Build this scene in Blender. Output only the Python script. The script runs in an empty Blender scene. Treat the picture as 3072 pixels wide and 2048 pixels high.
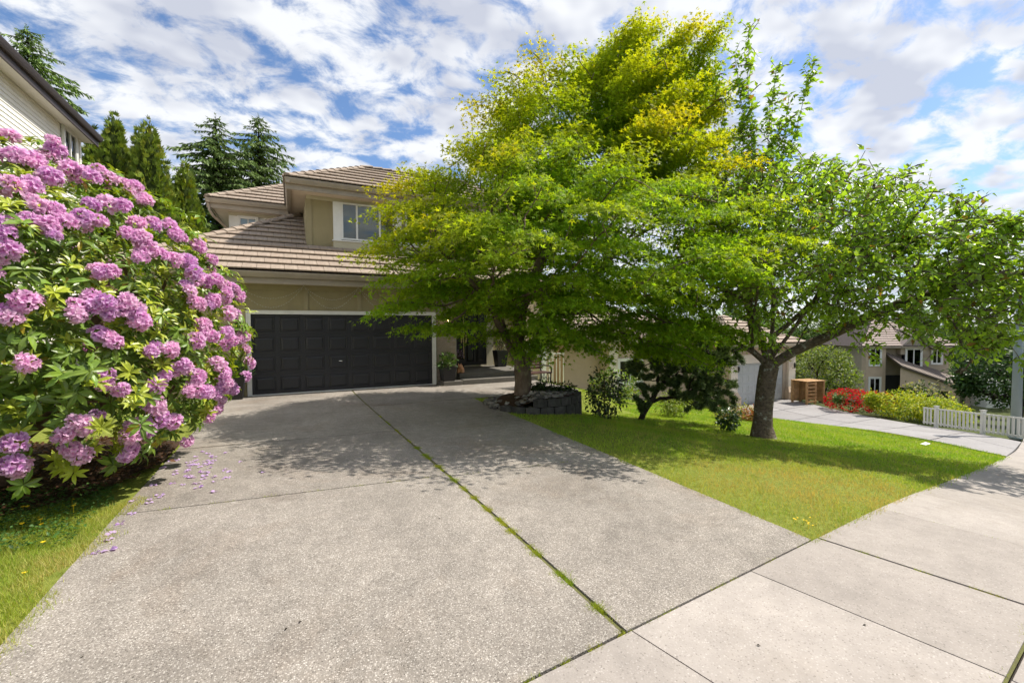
import bpy, math, random
import numpy as np
from mathutils import Vector, Matrix

random.seed(7)
RNG = np.random.default_rng(11)
SC = bpy.context.scene
COL = SC.collection
PI = math.pi

# ------------------------------------------------------------------ camera
YAW, PITCH, ROLL = math.radians(26.55), math.radians(1.9), math.radians(-0.25)
fw = Vector((math.sin(YAW) * math.cos(PITCH), math.cos(YAW) * math.cos(PITCH), -math.sin(PITCH)))
rt = Vector((math.cos(YAW), -math.sin(YAW), 0))
up = rt.cross(fw)
r2 = rt * math.cos(ROLL) + up * math.sin(ROLL)
u2 = up * math.cos(ROLL) - rt * math.sin(ROLL)
cd = bpy.data.cameras.new('camera')
cam = bpy.data.objects.new('camera', cd)
COL.objects.link(cam)
cam.matrix_world = Matrix(((r2.x, u2.x, -fw.x, 0), (r2.y, u2.y, -fw.y, 0), (r2.z, u2.z, -fw.z, 1.6), (0, 0, 0, 1)))
cd.sensor_width = 36.0
cd.lens = 15.5
cd.clip_start = 0.05
cd.clip_end = 3000
SC.camera = cam

# ------------------------------------------------------------------ sky, sun, exposure
LDIR = Vector((-1.45, 0.22, -1.97)).normalized()          # direction the sunlight travels
SUN_EL = math.asin(-LDIR.z)
SUN_AZ = math.atan2(-LDIR.x, -LDIR.y)                       # compass style angle from +Y towards +X
world = bpy.data.worlds.new('World')
SC.world = world
world.use_nodes = True
world.cycles.sampling_method = 'MANUAL'; world.cycles.sample_map_resolution = 512
wn, wl = world.node_tree.nodes, world.node_tree.links
wn.clear()
def N(t, **k):
    n = wn.new(t)
    for a, b in k.items():
        setattr(n, a, b)
    return n
def wmath(op, a, b=None, c=None, clamp=False):
    n = N('ShaderNodeMath', operation=op, use_clamp=clamp)
    for i, v in enumerate((a, b, c)):
        if v is None: continue
        if isinstance(v, (int, float)): n.inputs[i].default_value = v
        else: wl.new(v, n.inputs[i])
    return n.outputs[0]
wout = N('ShaderNodeOutputWorld'); wbg = N('ShaderNodeBackground')
wbg.inputs['Strength'].default_value = 0.1
sky = N('ShaderNodeTexSky', sky_type='NISHITA', sun_disc=False)
sky.sun_elevation = SUN_EL
sky.sun_rotation = SUN_AZ
sky.air_density = 1.0; sky.dust_density = 0.6; sky.ozone_density = 1.6
tc = N('ShaderNodeTexCoord')
sep = N('ShaderNodeSeparateXYZ'); wl.new(tc.outputs['Generated'], sep.inputs[0])
zc = wmath('MAXIMUM', sep.outputs['Z'], 0.0)
den = wmath('ADD', zc, 0.28)
px = wmath('DIVIDE', sep.outputs['X'], den); py = wmath('DIVIDE', sep.outputs['Y'], den)
comb = N('ShaderNodeCombineXYZ'); wl.new(px, comb.inputs[0]); wl.new(py, comb.inputs[1])
# altocumulus sheet: rows of small lumps, stretched along the wind
mp = N('ShaderNodeMapping'); wl.new(comb.outputs[0], mp.inputs[0])
mp.inputs['Rotation'].default_value = (0, 0, math.radians(-60)); mp.inputs['Scale'].default_value = (0.92, 1.12, 1); mp.inputs['Location'].default_value = (2.3, 1.1, 0)
n1 = N('ShaderNodeTexNoise', noise_dimensions='2D'); wl.new(mp.outputs[0], n1.inputs['Vector'])
n1.inputs['Scale'].default_value = 6.6; n1.inputs['Detail'].default_value = 8; n1.inputs['Roughness'].default_value = 0.66; n1.inputs['Distortion'].default_value = 0.25
n2 = N('ShaderNodeTexNoise', noise_dimensions='2D'); wl.new(comb.outputs[0], n2.inputs['Vector'])
n2.inputs['Scale'].default_value = 0.55; n2.inputs['Detail'].default_value = 2; n2.inputs['Roughness'].default_value = 0.5
# the cloud sheet thins out towards the north-west of the place
thin = wmath('MULTIPLY_ADD', px, 0.08, 0.01)
thin = wmath('MULTIPLY_ADD', py, -0.025, thin)
thin = wmath('MINIMUM', wmath('MAXIMUM', thin, -0.10), 0.035)
cov = wmath('ADD', wmath('MULTIPLY_ADD', n2.outputs['Fac'], 0.34, -0.17), thin)
# puffs: rounded cells with ragged edges
wv = N('ShaderNodeTexNoise', noise_dimensions='2D'); wl.new(mp.outputs[0], wv.inputs['Vector']); wv.inputs['Scale'].default_value = 9.0; wv.inputs['Detail'].default_value = 2
wa = N('ShaderNodeVectorMath', operation='MULTIPLY_ADD'); wl.new(wv.outputs['Color'], wa.inputs[0]); wa.inputs[1].default_value = (0.12, 0.12, 0); wl.new(mp.outputs[0], wa.inputs[2])
vo = N('ShaderNodeTexVoronoi', feature='SMOOTH_F1', voronoi_dimensions='2D'); wl.new(wa.outputs[0], vo.inputs['Vector']); vo.inputs['Scale'].default_value = 9.5; vo.inputs['Smoothness'].default_value = 0.6
puff = wmath('MULTIPLY_ADD', vo.outputs['Distance'], -0.36, 0.165)
dsum = wmath('ADD', wmath('ADD', n1.outputs['Fac'], puff), cov)
mask = N('ShaderNodeMapRange', interpolation_type='SMOOTHSTEP'); wl.new(dsum, mask.inputs[0])
mask.inputs[1].default_value = 0.31; mask.inputs[2].default_value = 0.59
n3 = N('ShaderNodeTexNoise', noise_dimensions='2D'); wl.new(mp.outputs[0], n3.inputs['Vector'])
n3.inputs['Scale'].default_value = 4.0; n3.inputs['Detail'].default_value = 3; n3.inputs['Roughness'].default_value = 0.6
shade = N('ShaderNodeMapRange'); wl.new(n3.outputs['Fac'], shade.inputs[0])
shade.inputs[1].default_value = 0.36; shade.inputs[2].default_value = 0.6
ccol = N('ShaderNodeMix', data_type='RGBA'); wl.new(shade.outputs[0], ccol.inputs['Factor'])
ccol.inputs['A'].default_value = (3.95, 4.15, 4.75, 1); ccol.inputs['B'].default_value = (6.2, 6.3, 6.45, 1)
skyc = N('ShaderNodeMix', data_type='RGBA', blend_type='MULTIPLY'); skyc.inputs['Factor'].default_value = 1.0
wl.new(sky.outputs[0], skyc.inputs['A']); skyc.inputs['B'].default_value = (0.80, 0.92, 1.06, 1)
mixc = N('ShaderNodeMix', data_type='RGBA'); wl.new(wmath('MULTIPLY', mask.outputs[0], 0.95), mixc.inputs['Factor'])
wl.new(skyc.outputs['Result'], mixc.inputs['A']); wl.new(ccol.outputs['Result'], mixc.inputs['B'])
wl.new(mixc.outputs['Result'], wbg.inputs['Color']); wl.new(wbg.outputs[0], wout.inputs[0])

sd = bpy.data.lights.new('sun', 'SUN'); sd.energy = 4.0; sd.angle = math.radians(0.53); sd.color = (1.0, 0.94, 0.85)
sun = bpy.data.objects.new('sun', sd); COL.objects.link(sun)
sun.rotation_euler = LDIR.to_track_quat('-Z', 'Y').to_euler()
sun.location = (20, -3, 30)

SC.view_settings.view_transform = 'Standard'; SC.view_settings.look = 'None'
SC.view_settings.exposure = 0.72; SC.view_settings.gamma = 1.0; SC.view_settings.use_curve_mapping = False
SC.cycles.max_bounces = 5; SC.cycles.diffuse_bounces = 3; SC.cycles.glossy_bounces = 2
SC.cycles.transmission_bounces = 4; SC.cycles.transparent_max_bounces = 8
SC.cycles.caustics_reflective = False; SC.cycles.caustics_refractive = False
SC.cycles.use_denoising = True
SC.cycles.use_adaptive_sampling = True; SC.cycles.adaptive_threshold = 0.02

# ------------------------------------------------------------------ materials
MATS = {}
class M:
    """small node-graph helper"""
    def __init__(s, name):
        s.m = bpy.data.materials.new(name); s.m.use_nodes = True
        s.n, s.l = s.m.node_tree.nodes, s.m.node_tree.links
        s.b = s.n['Principled BSDF']; s.out = s.n['Material Output']
        MATS[name] = s.m
    def new(s, t, **k):
        n = s.n.new(t)
        for a, b in k.items(): setattr(n, a, b)
        return n
    def coord(s, scale=1.0, kind='Object', rot=(0, 0, 0)):
        t = s.new('ShaderNodeTexCoord'); m = s.new('ShaderNodeMapping')
        s.l.new(t.outputs[kind], m.inputs[0])
        m.inputs['Scale'].default_value = scale if isinstance(scale, tuple) else (scale,) * 3
        m.inputs['Rotation'].default_value = rot
        return m.outputs[0]
    def noise(s, vec, scale, detail=4, rough=0.55, dist=0.0):
        n = s.new('ShaderNodeTexNoise'); s.l.new(vec, n.inputs['Vector'])
        n.inputs['Scale'].default_value = scale; n.inputs['Detail'].default_value = detail
        n.inputs['Roughness'].default_value = rough; n.inputs['Distortion'].default_value = dist
        return n.outputs['Fac']
    def voro(s, vec, scale, feature='F1'):
        n = s.new('ShaderNodeTexVoronoi', feature=feature); s.l.new(vec, n.inputs['Vector'])
        n.inputs['Scale'].default_value = scale
        return n
    def ramp(s, fac, stops, interp='LINEAR'):
        n = s.new('ShaderNodeValToRGB'); s.l.new(fac, n.inputs[0]); r = n.color_ramp; r.interpolation = interp
        while len(r.elements) < len(stops): r.elements.new(0.5)
        for e, (p, c) in zip(r.elements, stops):
            e.position = p; e.color = (*c, 1) if len(c) == 3 else c
        return n.outputs[0]
    def mix(s, fac, a, b, blend='MIX'):
        n = s.new('ShaderNodeMix', data_type='RGBA', blend_type=blend)
        for key, v in (('Factor', fac), ('A', a), ('B', b)):
            if isinstance(v, (int, float)): n.inputs[key].default_value = v
            elif isinstance(v, tuple): n.inputs[key].default_value = (*v, 1) if len(v) == 3 else v
            else: s.l.new(v, n.inputs[key])
        return n.outputs['Result']
    def mr(s, fac, a, b, c=0.0, d=1.0):
        n = s.new('ShaderNodeMapRange'); s.l.new(fac, n.inputs[0])
        for i, v in enumerate((a, b, c, d)): n.inputs[i + 1].default_value = v
        return n.outputs[0]
    def bump(s, h, strength=0.3, dist=0.02):
        n = s.new('ShaderNodeBump'); s.l.new(h, n.inputs['Height'])
        n.inputs['Strength'].default_value = strength; n.inputs['Distance'].default_value = dist
        s.l.new(n.outputs[0], s.b.inputs['Normal'])
    def base(s, v):
        if isinstance(v, tuple): s.b.inputs['Base Color'].default_value = (*v, 1)
        else: s.l.new(v, s.b.inputs['Base Color'])
        return s
    def rough(s, r, spec=0.5):
        s.b.inputs['Roughness'].default_value = r; s.b.inputs['Specular IOR Level'].default_value = spec
        return s
    def objrand(s):
        return s.new('ShaderNodeObjectInfo').outputs['Random']

def plain(name, col, rough=0.6, var=0.12, scale=6.0, spec=0.4, bump=0.0, rand=0.0, dirt=0.0):
    m = M(name); v = m.coord(1.0)
    f = m.noise(v, scale, 5)
    lo = tuple(c * (1 - var) for c in col); hi = tuple(min(1, c * (1 + var)) for c in col)
    c = m.ramp(f, [(0.3, lo), (0.7, hi)])
    if dirt:
        d = m.mr(m.noise(m.coord((1.5, 1.5, 0.5)), 2.2, 6, 0.65), 0.5, 0.72)
        c = m.mix(d, c, tuple(x * (1 - dirt) for x in col))
    if rand:
        r = m.objrand()
        c = m.mix(1.0, c, m.ramp(r, [(0, (1 - rand,) * 3), (1, (1 + rand * 0.6,) * 3)]), 'MULTIPLY')
    m.base(c).rough(rough, spec)
    if bump: m.bump(m.noise(v, scale * 8, 4), bump, 0.01)
    return m.m

def leafmat(name, trans=0.4, rough=0.45, spec=0.4, tint=(1.25, 1.2, 0.55)):
    m = M(name)
    a = m.new('ShaderNodeAttribute', attribute_name='Col')
    m.base(a.outputs['Color']).rough(rough, spec)
    t = m.new('ShaderNodeBsdfTranslucent')
    m.l.new(m.mix(1.0, a.outputs['Color'], tint, 'MULTIPLY'), t.inputs[0])
    mx = m.new('ShaderNodeMixShader'); mx.inputs[0].default_value = trans
    m.l.new(m.b.outputs[0], mx.inputs[1]); m.l.new(t.outputs[0], mx.inputs[2])
    m.l.new(mx.outputs[0], m.out.inputs[0])
    return m.m

def mk_concrete(name, stops, cell, dark, patch, stain=None, bump=0.35):
    m = M(name); v = m.coord(1.0)
    vo = m.voro(v, cell)
    sep = m.new('ShaderNodeSeparateColor'); m.l.new(vo.outputs['Color'], sep.inputs[0])
    c = m.ramp(sep.outputs[0], stops)
    edge = m.mr(vo.outputs['Distance'], 0.25, 0.62)
    c = m.mix(edge, c, dark)
    big = m.noise(v, 0.9, 5, 0.6)
    c = m.mix(1.0, c, m.ramp(big, [(0.3, (1 - patch,) * 3), (0.7, (1 + patch * 0.6,) * 3)]), 'MULTIPLY')
    mid = m.noise(v, 7.0, 4, 0.6)
    c = m.mix(1.0, c, m.ramp(mid, [(0.3, (1 - patch * 0.8,) * 3), (0.7, (1 + patch * 0.5,) * 3)]), 'MULTIPLY')
    if stain:
        s = m.mr(m.noise(m.coord(1.0), 0.55, 6, 0.7, 0.6), 0.52, 0.72, 0, 0.75)
        c = m.mix(s, c, m.mix(1.0, c, stain, 'MULTIPLY'))
    c = m.mix(1.0, c, m.ramp(m.objrand(), [(0, (0.92, 0.915, 0.91)), (1, (1.05,) * 3)]), 'MULTIPLY')
    spots = m.mr(m.noise(m.coord(1.0), 2.6, 7, 0.72), 0.60, 0.70, 0, 0.35)
    c = m.mix(spots, c, m.mix(1.0, c, (0.60, 0.57, 0.53), 'MULTIPLY'))
    m.base(c).rough(0.85, 0.25)
    h = m.mix(0.5, edge, sep.outputs[1])
    m.bump(h, bump, 0.006)
    return m.m

mk_concrete('aggregate', [(0.0, (0.09, 0.08, 0.067)), (0.22, (0.235, 0.208, 0.177)), (0.5, (0.355, 0.318, 0.277)), (0.8, (0.455, 0.413, 0.363)), (1.0, (0.66, 0.615, 0.555))], 120, (0.262, 0.234, 0.202), 0.2, (0.76, 0.66, 0.58), 0.35)
mk_concrete('sidewalk', [(0.0, (0.20, 0.175, 0.155)), (0.15, (0.345, 0.308, 0.276)), (0.85, (0.385, 0.345, 0.31)), (1.0, (0.50, 0.46, 0.42))], 105, (0.354, 0.317, 0.284), 0.13, (0.86, 0.84, 0.80), 0.12)
mk_concrete('far_concrete', [(0.0, (0.25, 0.24, 0.235)), (1.0, (0.37, 0.355, 0.345))], 40, (0.31, 0.295, 0.29), 0.10, (0.85, 0.83, 0.80), 0.1)
mk_concrete('porch_concrete', [(0.0, (0.10, 0.092, 0.08)), (0.5, (0.17, 0.158, 0.137)), (1.0, (0.26, 0.245, 0.215))], 70, (0.145, 0.133, 0.115), 0.15)

def mk_soil(name, a, b, scale):
    m = M(name); v = m.coord(1.0)
    f = m.noise(v, scale, 8, 0.7)
    m.base(m.ramp(f, [(0.25, a), (0.75, b)])).rough(0.95, 0.1)
    m.bump(f, 0.8, 0.03)
mk_soil('soil', (0.018, 0.012, 0.009), (0.10, 0.062, 0.040), 22)
mk_soil('lawn_soil', (0.11, 0.15, 0.02), (0.26, 0.28, 0.06), 16)
mk_soil('moss', (0.10, 0.085, 0.06), (0.19, 0.20, 0.06), 14)
mk_soil('terrain', (0.05, 0.06, 0.02), (0.09, 0.11, 0.035), 1.4)
plain('asphalt', (0.055, 0.055, 0.057), 0.9, 0.25, 30, 0.2, 0.4)

TAN = (0.325, 0.275, 0.155)
plain('tan_stucco', TAN, 0.85, 0.05, 3.0, 0.2, 0.08, dirt=0.10)
plain('tan_board', (0.335, 0.285, 0.165), 0.7, 0.05, 4.0, 0.3, rand=0.04)
plain('cream_trim', (0.52, 0.47, 0.34), 0.7, 0.05, 4.0, 0.3)
plain('soffit', (0.62, 0.52, 0.42), 0.75, 0.05, 3.0, 0.3)
plain('white_trim', (0.76, 0.75, 0.71), 0.55, 0.05, 5.0, 0.4, dirt=0.08)
plain('gutter', (0.335, 0.275, 0.205), 0.45, 0.08, 3.0, 0.5, dirt=0.15)
plain('roof_deck', (0.06, 0.045, 0.04), 0.9, 0.2)
def mk_tile(name, a, b, c3):
    m = M(name); v = m.coord(1.0)
    f = m.noise(m.coord((14, 3, 14)), 1.0, 5, 0.6)
    c = m.ramp(f, [(0.3, a), (0.7, b)])
    r = m.objrand()
    c = m.mix(m.mr(r, 0, 1, 0, 0.55), c, c3)
    c = m.mix(1.0, c, m.ramp(m.noise(m.coord(1.0, 'Generated'), 3.0, 3), [(0.3, (0.88,) * 3), (0.7, (1.06,) * 3)]), 'MULTIPLY')
    w = m.new('ShaderNodeNewGeometry')
    pos = m.noise(w.outputs['Position'], 0.9, 5, 0.62)
    c = m.mix(m.mr(pos, 0.5, 0.75, 0, 0.5), c, (0.235, 0.18, 0.14))
    m.base(c).rough(0.85, 0.25); m.bump(m.noise(v, 60, 4), 0.25, 0.006)
mk_tile('roof_tile', (0.305, 0.247, 0.193), (0.41, 0.335, 0.266), (0.34, 0.265, 0.208))
mk_tile('far_tile', (0.30, 0.245, 0.21), (0.40, 0.335, 0.29), (0.34, 0.27, 0.235))
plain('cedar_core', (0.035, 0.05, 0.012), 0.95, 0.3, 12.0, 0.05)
plain('black_paint', (0.019, 0.019, 0.022), 0.55, 0.15, 2.0, 0.5)
plain('black_door', (0.014, 0.014, 0.018), 0.35, 0.1, 2.0, 0.5)
plain('black_pot', (0.012, 0.012, 0.013), 0.4, 0.2, 4.0, 0.5)
plain('dark_metal', (0.02, 0.018, 0.016), 0.45, 0.2, 5.0, 0.5)
def mk_metal(name, col, rough):
    m = M(name); m.base(col).rough(rough); m.b.inputs['Metallic'].default_value = 1.0
mk_metal('brass', (0.66, 0.52, 0.26), 0.35)
mk_metal('chrome', (0.75, 0.75, 0.75), 0.25)
mk_metal('pewter', (0.42, 0.42, 0.40), 0.4)
def mk_brick():
    m = M('brick'); v = m.coord(1.0); r = m.objrand()
    c = m.ramp(r, [(0, (0.30, 0.235, 0.175)), (0.35, (0.42, 0.335, 0.255)), (0.7, (0.47, 0.36, 0.28)), (1, (0.50, 0.42, 0.33))])
    c = m.mix(m.mr(m.noise(v, 40, 4), 0.35, 0.7), c, (0.30, 0.24, 0.18))
    m.base(c).rough(0.9, 0.2); m.bump(m.noise(v, 70, 4), 0.4, 0.006)
mk_brick()
plain('mortar', (0.36, 0.33, 0.27), 0.95, 0.1, 30, 0.1, 0.3)
plain('vinyl_siding', (0.80, 0.77, 0.70), 0.55, 0.03, 2.0, 0.4, rand=0.03)
plain('vinyl_soffit', (0.74, 0.70, 0.64), 0.6, 0.03, 2.0, 0.4)
plain('brown_gutter', (0.040, 0.028, 0.026), 0.5, 0.15, 3.0, 0.5)
plain('beige_stucco', (0.55, 0.43, 0.32), 0.85, 0.05, 3.0, 0.2, 0.08)
plain('pale_stucco', (0.68, 0.60, 0.50), 0.85, 0.05, 3.0, 0.2, 0.05)
plain('grey_door', (0.42, 0.43, 0.42), 0.5, 0.04, 3.0, 0.4)
plain('taupe', (0.40, 0.33, 0.25), 0.85, 0.07, 2.0, 0.2)
plain('rafter_shade', (0.12, 0.095, 0.075), 0.8, 0.1)
plain('cedar_wood', (0.46, 0.27, 0.12), 0.65, 0.28, 5.0, 0.3, rand=0.22)
plain('bench_wood', (0.085, 0.036, 0.026), 0.55, 0.3, 8.0, 0.4, rand=0.2)
plain('fence_white', (0.72, 0.71, 0.66), 0.6, 0.06, 4.0, 0.35, rand=0.05, dirt=0.12)
plain('lamp_steel', (0.22, 0.27, 0.27), 0.45, 0.08, 2.0, 0.5)
plain('terracotta', (0.52, 0.27, 0.14), 0.8, 0.2, 14.0, 0.25, 0.3)
plain('curtain', (0.62, 0.62, 0.58), 0.9, 0.08, 5.0, 0.1)
plain('green_curtain', (0.42, 0.50, 0.42), 0.9, 0.08, 5.0, 0.1)
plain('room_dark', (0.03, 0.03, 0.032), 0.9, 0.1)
plain('block_concrete', (0.08, 0.076, 0.068), 0.95, 0.35, 9.0, 0.15, 0.7, rand=0.25, dirt=0.35)
plain('wire_clear', (0.55, 0.55, 0.50), 0.4, 0.05)
plain('petal_fallen', (0.55, 0.36, 0.66), 0.7, 0.25, 40.0, 0.2, rand=0.3)
plain('petal_yellow', (0.85, 0.58, 0.02), 0.6, 0.1, 10.0, 0.2)
plain('white_thing', (0.80, 0.80, 0.78), 0.6, 0.05)
def mk_rock():
    m = M('river_rock'); v = m.coord(1.0); r = m.objrand()
    c = m.ramp(r, [(0, (0.07, 0.068, 0.06)), (0.4, (0.16, 0.15, 0.13)), (0.75, (0.27, 0.25, 0.22)), (1, (0.42, 0.40, 0.36))])
    c = m.mix(m.mr(m.noise(v, 25, 4), 0.4, 0.7, 0, 0.6), c, (0.12, 0.11, 0.09))
    m.base(c).rough(0.75, 0.3); m.bump(m.noise(v, 60, 4), 0.2, 0.005)
mk_rock()
def mk_glass(name, tint=(0.9, 0.95, 0.95)):
    m = M(name)
    t = m.new('ShaderNodeBsdfTransparent'); t.inputs[0].default_value = (*tint, 1)
    g = m.new('ShaderNodeBsdfGlossy'); g.inputs['Roughness'].default_value = 0.02
    f = m.new('ShaderNodeFresnel'); f.inputs[0].default_value = 1.7
    x = m.new('ShaderNodeMixShader'); m.l.new(f.outputs[0], x.inputs[0]); m.l.new(t.outputs[0], x.inputs[1]); m.l.new(g.outputs[0], x.inputs[2])
    m.l.new(x.outputs[0], m.out.inputs[0])
mk_glass('glass'); mk_glass('lamp_glass', (1, 0.96, 0.88))
def mk_emit(name, col, s):
    m = M(name); m.base(col); m.b.inputs['Emission Color'].default_value = (*col, 1); m.b.inputs['Emission Strength'].default_value = s
mk_emit('bulb', (1.0, 0.72, 0.38), 9.0)
def mk_bark(name, a, b, scale, lichen=None, stretch=0.35):
    m = M(name); v = m.coord((1, 1, stretch))
    f = m.noise(v, scale, 8, 0.7, 0.4)
    c = m.ramp(f, [(0.3, a), (0.7, b)])
    if lichen:
        l = m.mr(m.noise(m.coord(1.0), scale * 0.6, 6, 0.7), 0.56, 0.68)
        c = m.mix(l, c, lichen)
    m.base(c).rough(0.9, 0.2); m.bump(f, 1.0, 0.03)
mk_bark('maple_bark', (0.085, 0.06, 0.04), (0.27, 0.20, 0.135), 9, (0.30, 0.27, 0.15))
mk_bark('cherry_bark', (0.05, 0.038, 0.028), (0.23, 0.175, 0.125), 16, (0.42, 0.42, 0.35), 1.6)
mk_bark('dark_bark', (0.014, 0.011, 0.009), (0.06, 0.045, 0.035), 12)
mk_bark('stem_bark', (0.09, 0.055, 0.035), (0.22, 0.14, 0.09), 20)
leafmat('maple_leaf', 0.62, 0.6, 0.25, (1.35, 1.25, 0.5))
leafmat('cherry_leaf', 0.45, 0.33, 0.55, (1.4, 1.4, 0.5))
leafmat('rhodo_leaf', 0.25, 0.38, 0.5, (1.4, 1.4, 0.5))
leafmat('leaf', 0.38, 0.5, 0.35, (1.3, 1.3, 0.5))
leafmat('conifer', 0.18, 0.6, 0.25, (1.2, 1.2, 0.6))
leafmat('petal', 0.45, 0.6, 0.2, (1.1, 0.9, 1.1))
leafmat('grass', 0.45, 0.6, 0.2, (1.2, 1.15, 0.5))

# ------------------------------------------------------------------ geometry helpers
WM = {}                                       # world matrix of every object, by name
def tag(o, label=None, cat=None, group=None, kind=None):
    if label: o['label'] = label
    if cat: o['category'] = cat
    if group: o['group'] = group
    if kind: o['kind'] = kind
    return o
def thing(name, label, cat, loc, group=None):
    o = bpy.data.objects.new(name, None); COL.objects.link(o)
    o.location = loc; o.empty_display_size = 0.2
    WM[o.name] = Matrix.Translation(loc)
    return tag(o, label, cat, group)
def place(name, me, parent=None, loc=None, rot=None, scale=None, mat=None):
    """link a mesh; loc is a world position (None: the mesh is in world coordinates already)"""
    if mat and not me.materials: me.materials.append(MATS[mat])
    o = bpy.data.objects.new(name, me); COL.objects.link(o)
    T = Matrix.Translation(Vector(loc) if loc is not None else Vector((0, 0, 0)))
    if rot is not None:
        T = T @ (rot.to_4x4() if isinstance(rot, Matrix) else Matrix.Rotation(rot, 4, 'Z'))
    if scale is not None:
        s = scale if isinstance(scale, (tuple, list)) else (scale,) * 3
        T = T @ Matrix.Diagonal((*s, 1))
    WM[o.name] = T
    if parent:
        o.parent = parent
        T = WM[parent.name].inverted() @ T if parent.name in WM else T
    o.matrix_local = T
    return o
def npmesh(name, V, F, mat, cols=None, smooth=False):
    V = np.asarray(V, dtype=np.float32).reshape(-1, 3); F = np.asarray(F, dtype=np.int32)
    me = bpy.data.meshes.new(name); k = F.shape[1]; n = len(F)
    me.vertices.add(len(V)); me.vertices.foreach_set('co', V.ravel())
    me.loops.add(n * k); me.loops.foreach_set('vertex_index', F.ravel())
    me.polygons.add(n); me.polygons.foreach_set('loop_start', np.arange(0, n * k, k, dtype=np.int32))
    me.update(calc_edges=True)
    me.polygons.foreach_set('use_smooth', np.full(n, bool(smooth)))
    if cols is not None:
        a = me.color_attributes.new('Col', 'FLOAT_COLOR', 'POINT')
        c = np.ones((len(V), 4), dtype=np.float32); c[:, :3] = cols
        a.data.foreach_set('color', c.ravel())
    me.materials.append(MATS[mat])
    return me
class MB:
    """collects faces and makes one mesh object of them"""
    def __init__(s, xf=None): s.v = []; s.f = []; s.xf = xf
    def add(s, vs, fs):
        o = len(s.v); s.v += [tuple(v) for v in vs]; s.f += [tuple(i + o for i in f) for f in fs]; return s
    def box(s, x0, x1, y0, y1, z0, z1):
        return s.add([(x0, y0, z0), (x1, y0, z0), (x1, y1, z0), (x0, y1, z0), (x0, y0, z1), (x1, y0, z1), (x1, y1, z1), (x0, y1, z1)],
                     [(0, 3, 2, 1), (4, 5, 6, 7), (0, 1, 5, 4), (1, 2, 6, 5), (2, 3, 7, 6), (3, 0, 4, 7)])
    def prism(s, poly, d):
        """poly: list of 3D points (planar); d: extrusion vector"""
        n = len(poly); P = [Vector(p) for p in poly]; d = Vector(d)
        return s.add(P + [p + d for p in P], [tuple(range(n))[::-1], tuple(range(n, 2 * n))] + [(i, (i + 1) % n, n + (i + 1) % n, n + i) for i in range(n)])
    def tube(s, pts, rads, k=6, cap=True):
        pts = [Vector(p) for p in pts]; n = len(pts)
        if not isinstance(rads, (list, tuple)): rads = [rads] * n
        base = len(s.v); fs = []; ref = None
        for i, p in enumerate(pts):
            t = (pts[min(i + 1, n - 1)] - pts[max(i - 1, 0)]).normalized()
            if ref is None: ref = Vector((0, 0, 1)).cross(t) if abs(t.z) < 0.9 else Vector((1, 0, 0)).cross(t)
            a = (ref - t * ref.dot(t)).normalized(); b = t.cross(a); ref = a
            for j in range(k):
                w = 2 * PI * j / k
                s.v.append(tuple(p + (a * math.cos(w) + b * math.sin(w)) * rads[i]))
        for i in range(n - 1):
            for j in range(k):
                fs.append((base + i * k + j, base + i * k + (j + 1) % k, base + (i + 1) * k + (j + 1) % k, base + (i + 1) * k + j))
        if cap: fs += [tuple(base + j for j in range(k))[::-1], tuple(base + (n - 1) * k + j for j in range(k))]
        s.f += fs; return s
    def lathe(s, c, prof, k=16):
        """prof: list of (radius, z)"""
        base = len(s.v); n = len(prof)
        for r, z in prof:
            for j in range(k):
                w = 2 * PI * j / k; s.v.append((c[0] + r * math.cos(w), c[1] + r * math.sin(w), c[2] + z))
        for i in range(n - 1):
            for j in range(k):
                s.f.append((base + i * k + j, base + i * k + (j + 1) % k, base + (i + 1) * k + (j + 1) % k, base + (i + 1) * k + j))
        s.f += [tuple(base + j for j in range(k))[::-1], tuple(base + (n - 1) * k + j for j in range(k))]
        return s
    def mesh(s, name, mat, smooth=False, bevel=0.0):
        me = bpy.data.meshes.new(name); v = s.v
        if s.xf is not None: v = [tuple(s.xf @ Vector(p)) for p in v]
        me.from_pydata(v, [], s.f); me.update()
        if smooth: me.polygons.foreach_set('use_smooth', [True] * len(me.polygons))
        me.materials.append(MATS[mat]); return me
    def build(s, name, mat, parent=None, smooth=False, bevel=0.0):
        o = place(name, s.mesh(name, mat, smooth), parent)
        if bevel:
            b = o.modifiers.new('bevel', 'BEVEL'); b.width = bevel; b.segments = 2; b.limit_method = 'ANGLE'
        return o

def smooth(a, b, x):
    t = min(1.0, max(0.0, (x - a) / (b - a))); return t * t * (3 - 2 * t)
def lerp(a, b, t): return a + (b - a) * t

# ------------------------------------------------------------------ lie of the land
def zs(x):
    """height of the street, which falls to the right"""
    if x < 3.8: z = -0.048 * x + 0.02
    else:
        z = -0.1624; n = 24; d = (min(x, 60) - 3.8) / n
        for i in range(n):
            xm = 3.8 + (i + 0.5) * d; z -= lerp(0.05, 0.118, smooth(3.8, 7.5, xm)) * d
    return max(min(z, 0.6), -7.2)
def G(x, y):
    s = zs(x)
    base = s - 0.048 * min(max(y - 3, 0), 13) * smooth(4.2, 7.5, x)
    k = 3.1 * smooth(8.6, 10.3, y)
    own = lerp(s, -0.2, smooth(1.5, lerp(12.5, 10.3, smooth(4, 5, x)), y)) if x < 10 else 0
    g = lerp(own, base, smooth(4.1 + k, 6.3 + k, x)) if x < 10 else base
    if x > 15:
        nb = lerp(s, -2.6, smooth(4.5, 13.5, y))
        w = smooth(15.5, 18.5, x) * (1 - smooth(26, 31, x))
        g = lerp(g, nb, w)
    return g
def yin(x):                                    # inner edge of the sidewalk
    return 1.6 + 0.125 * x + 0.0035 * max(x - 4, 0) ** 2
SWW = 1.15

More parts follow.
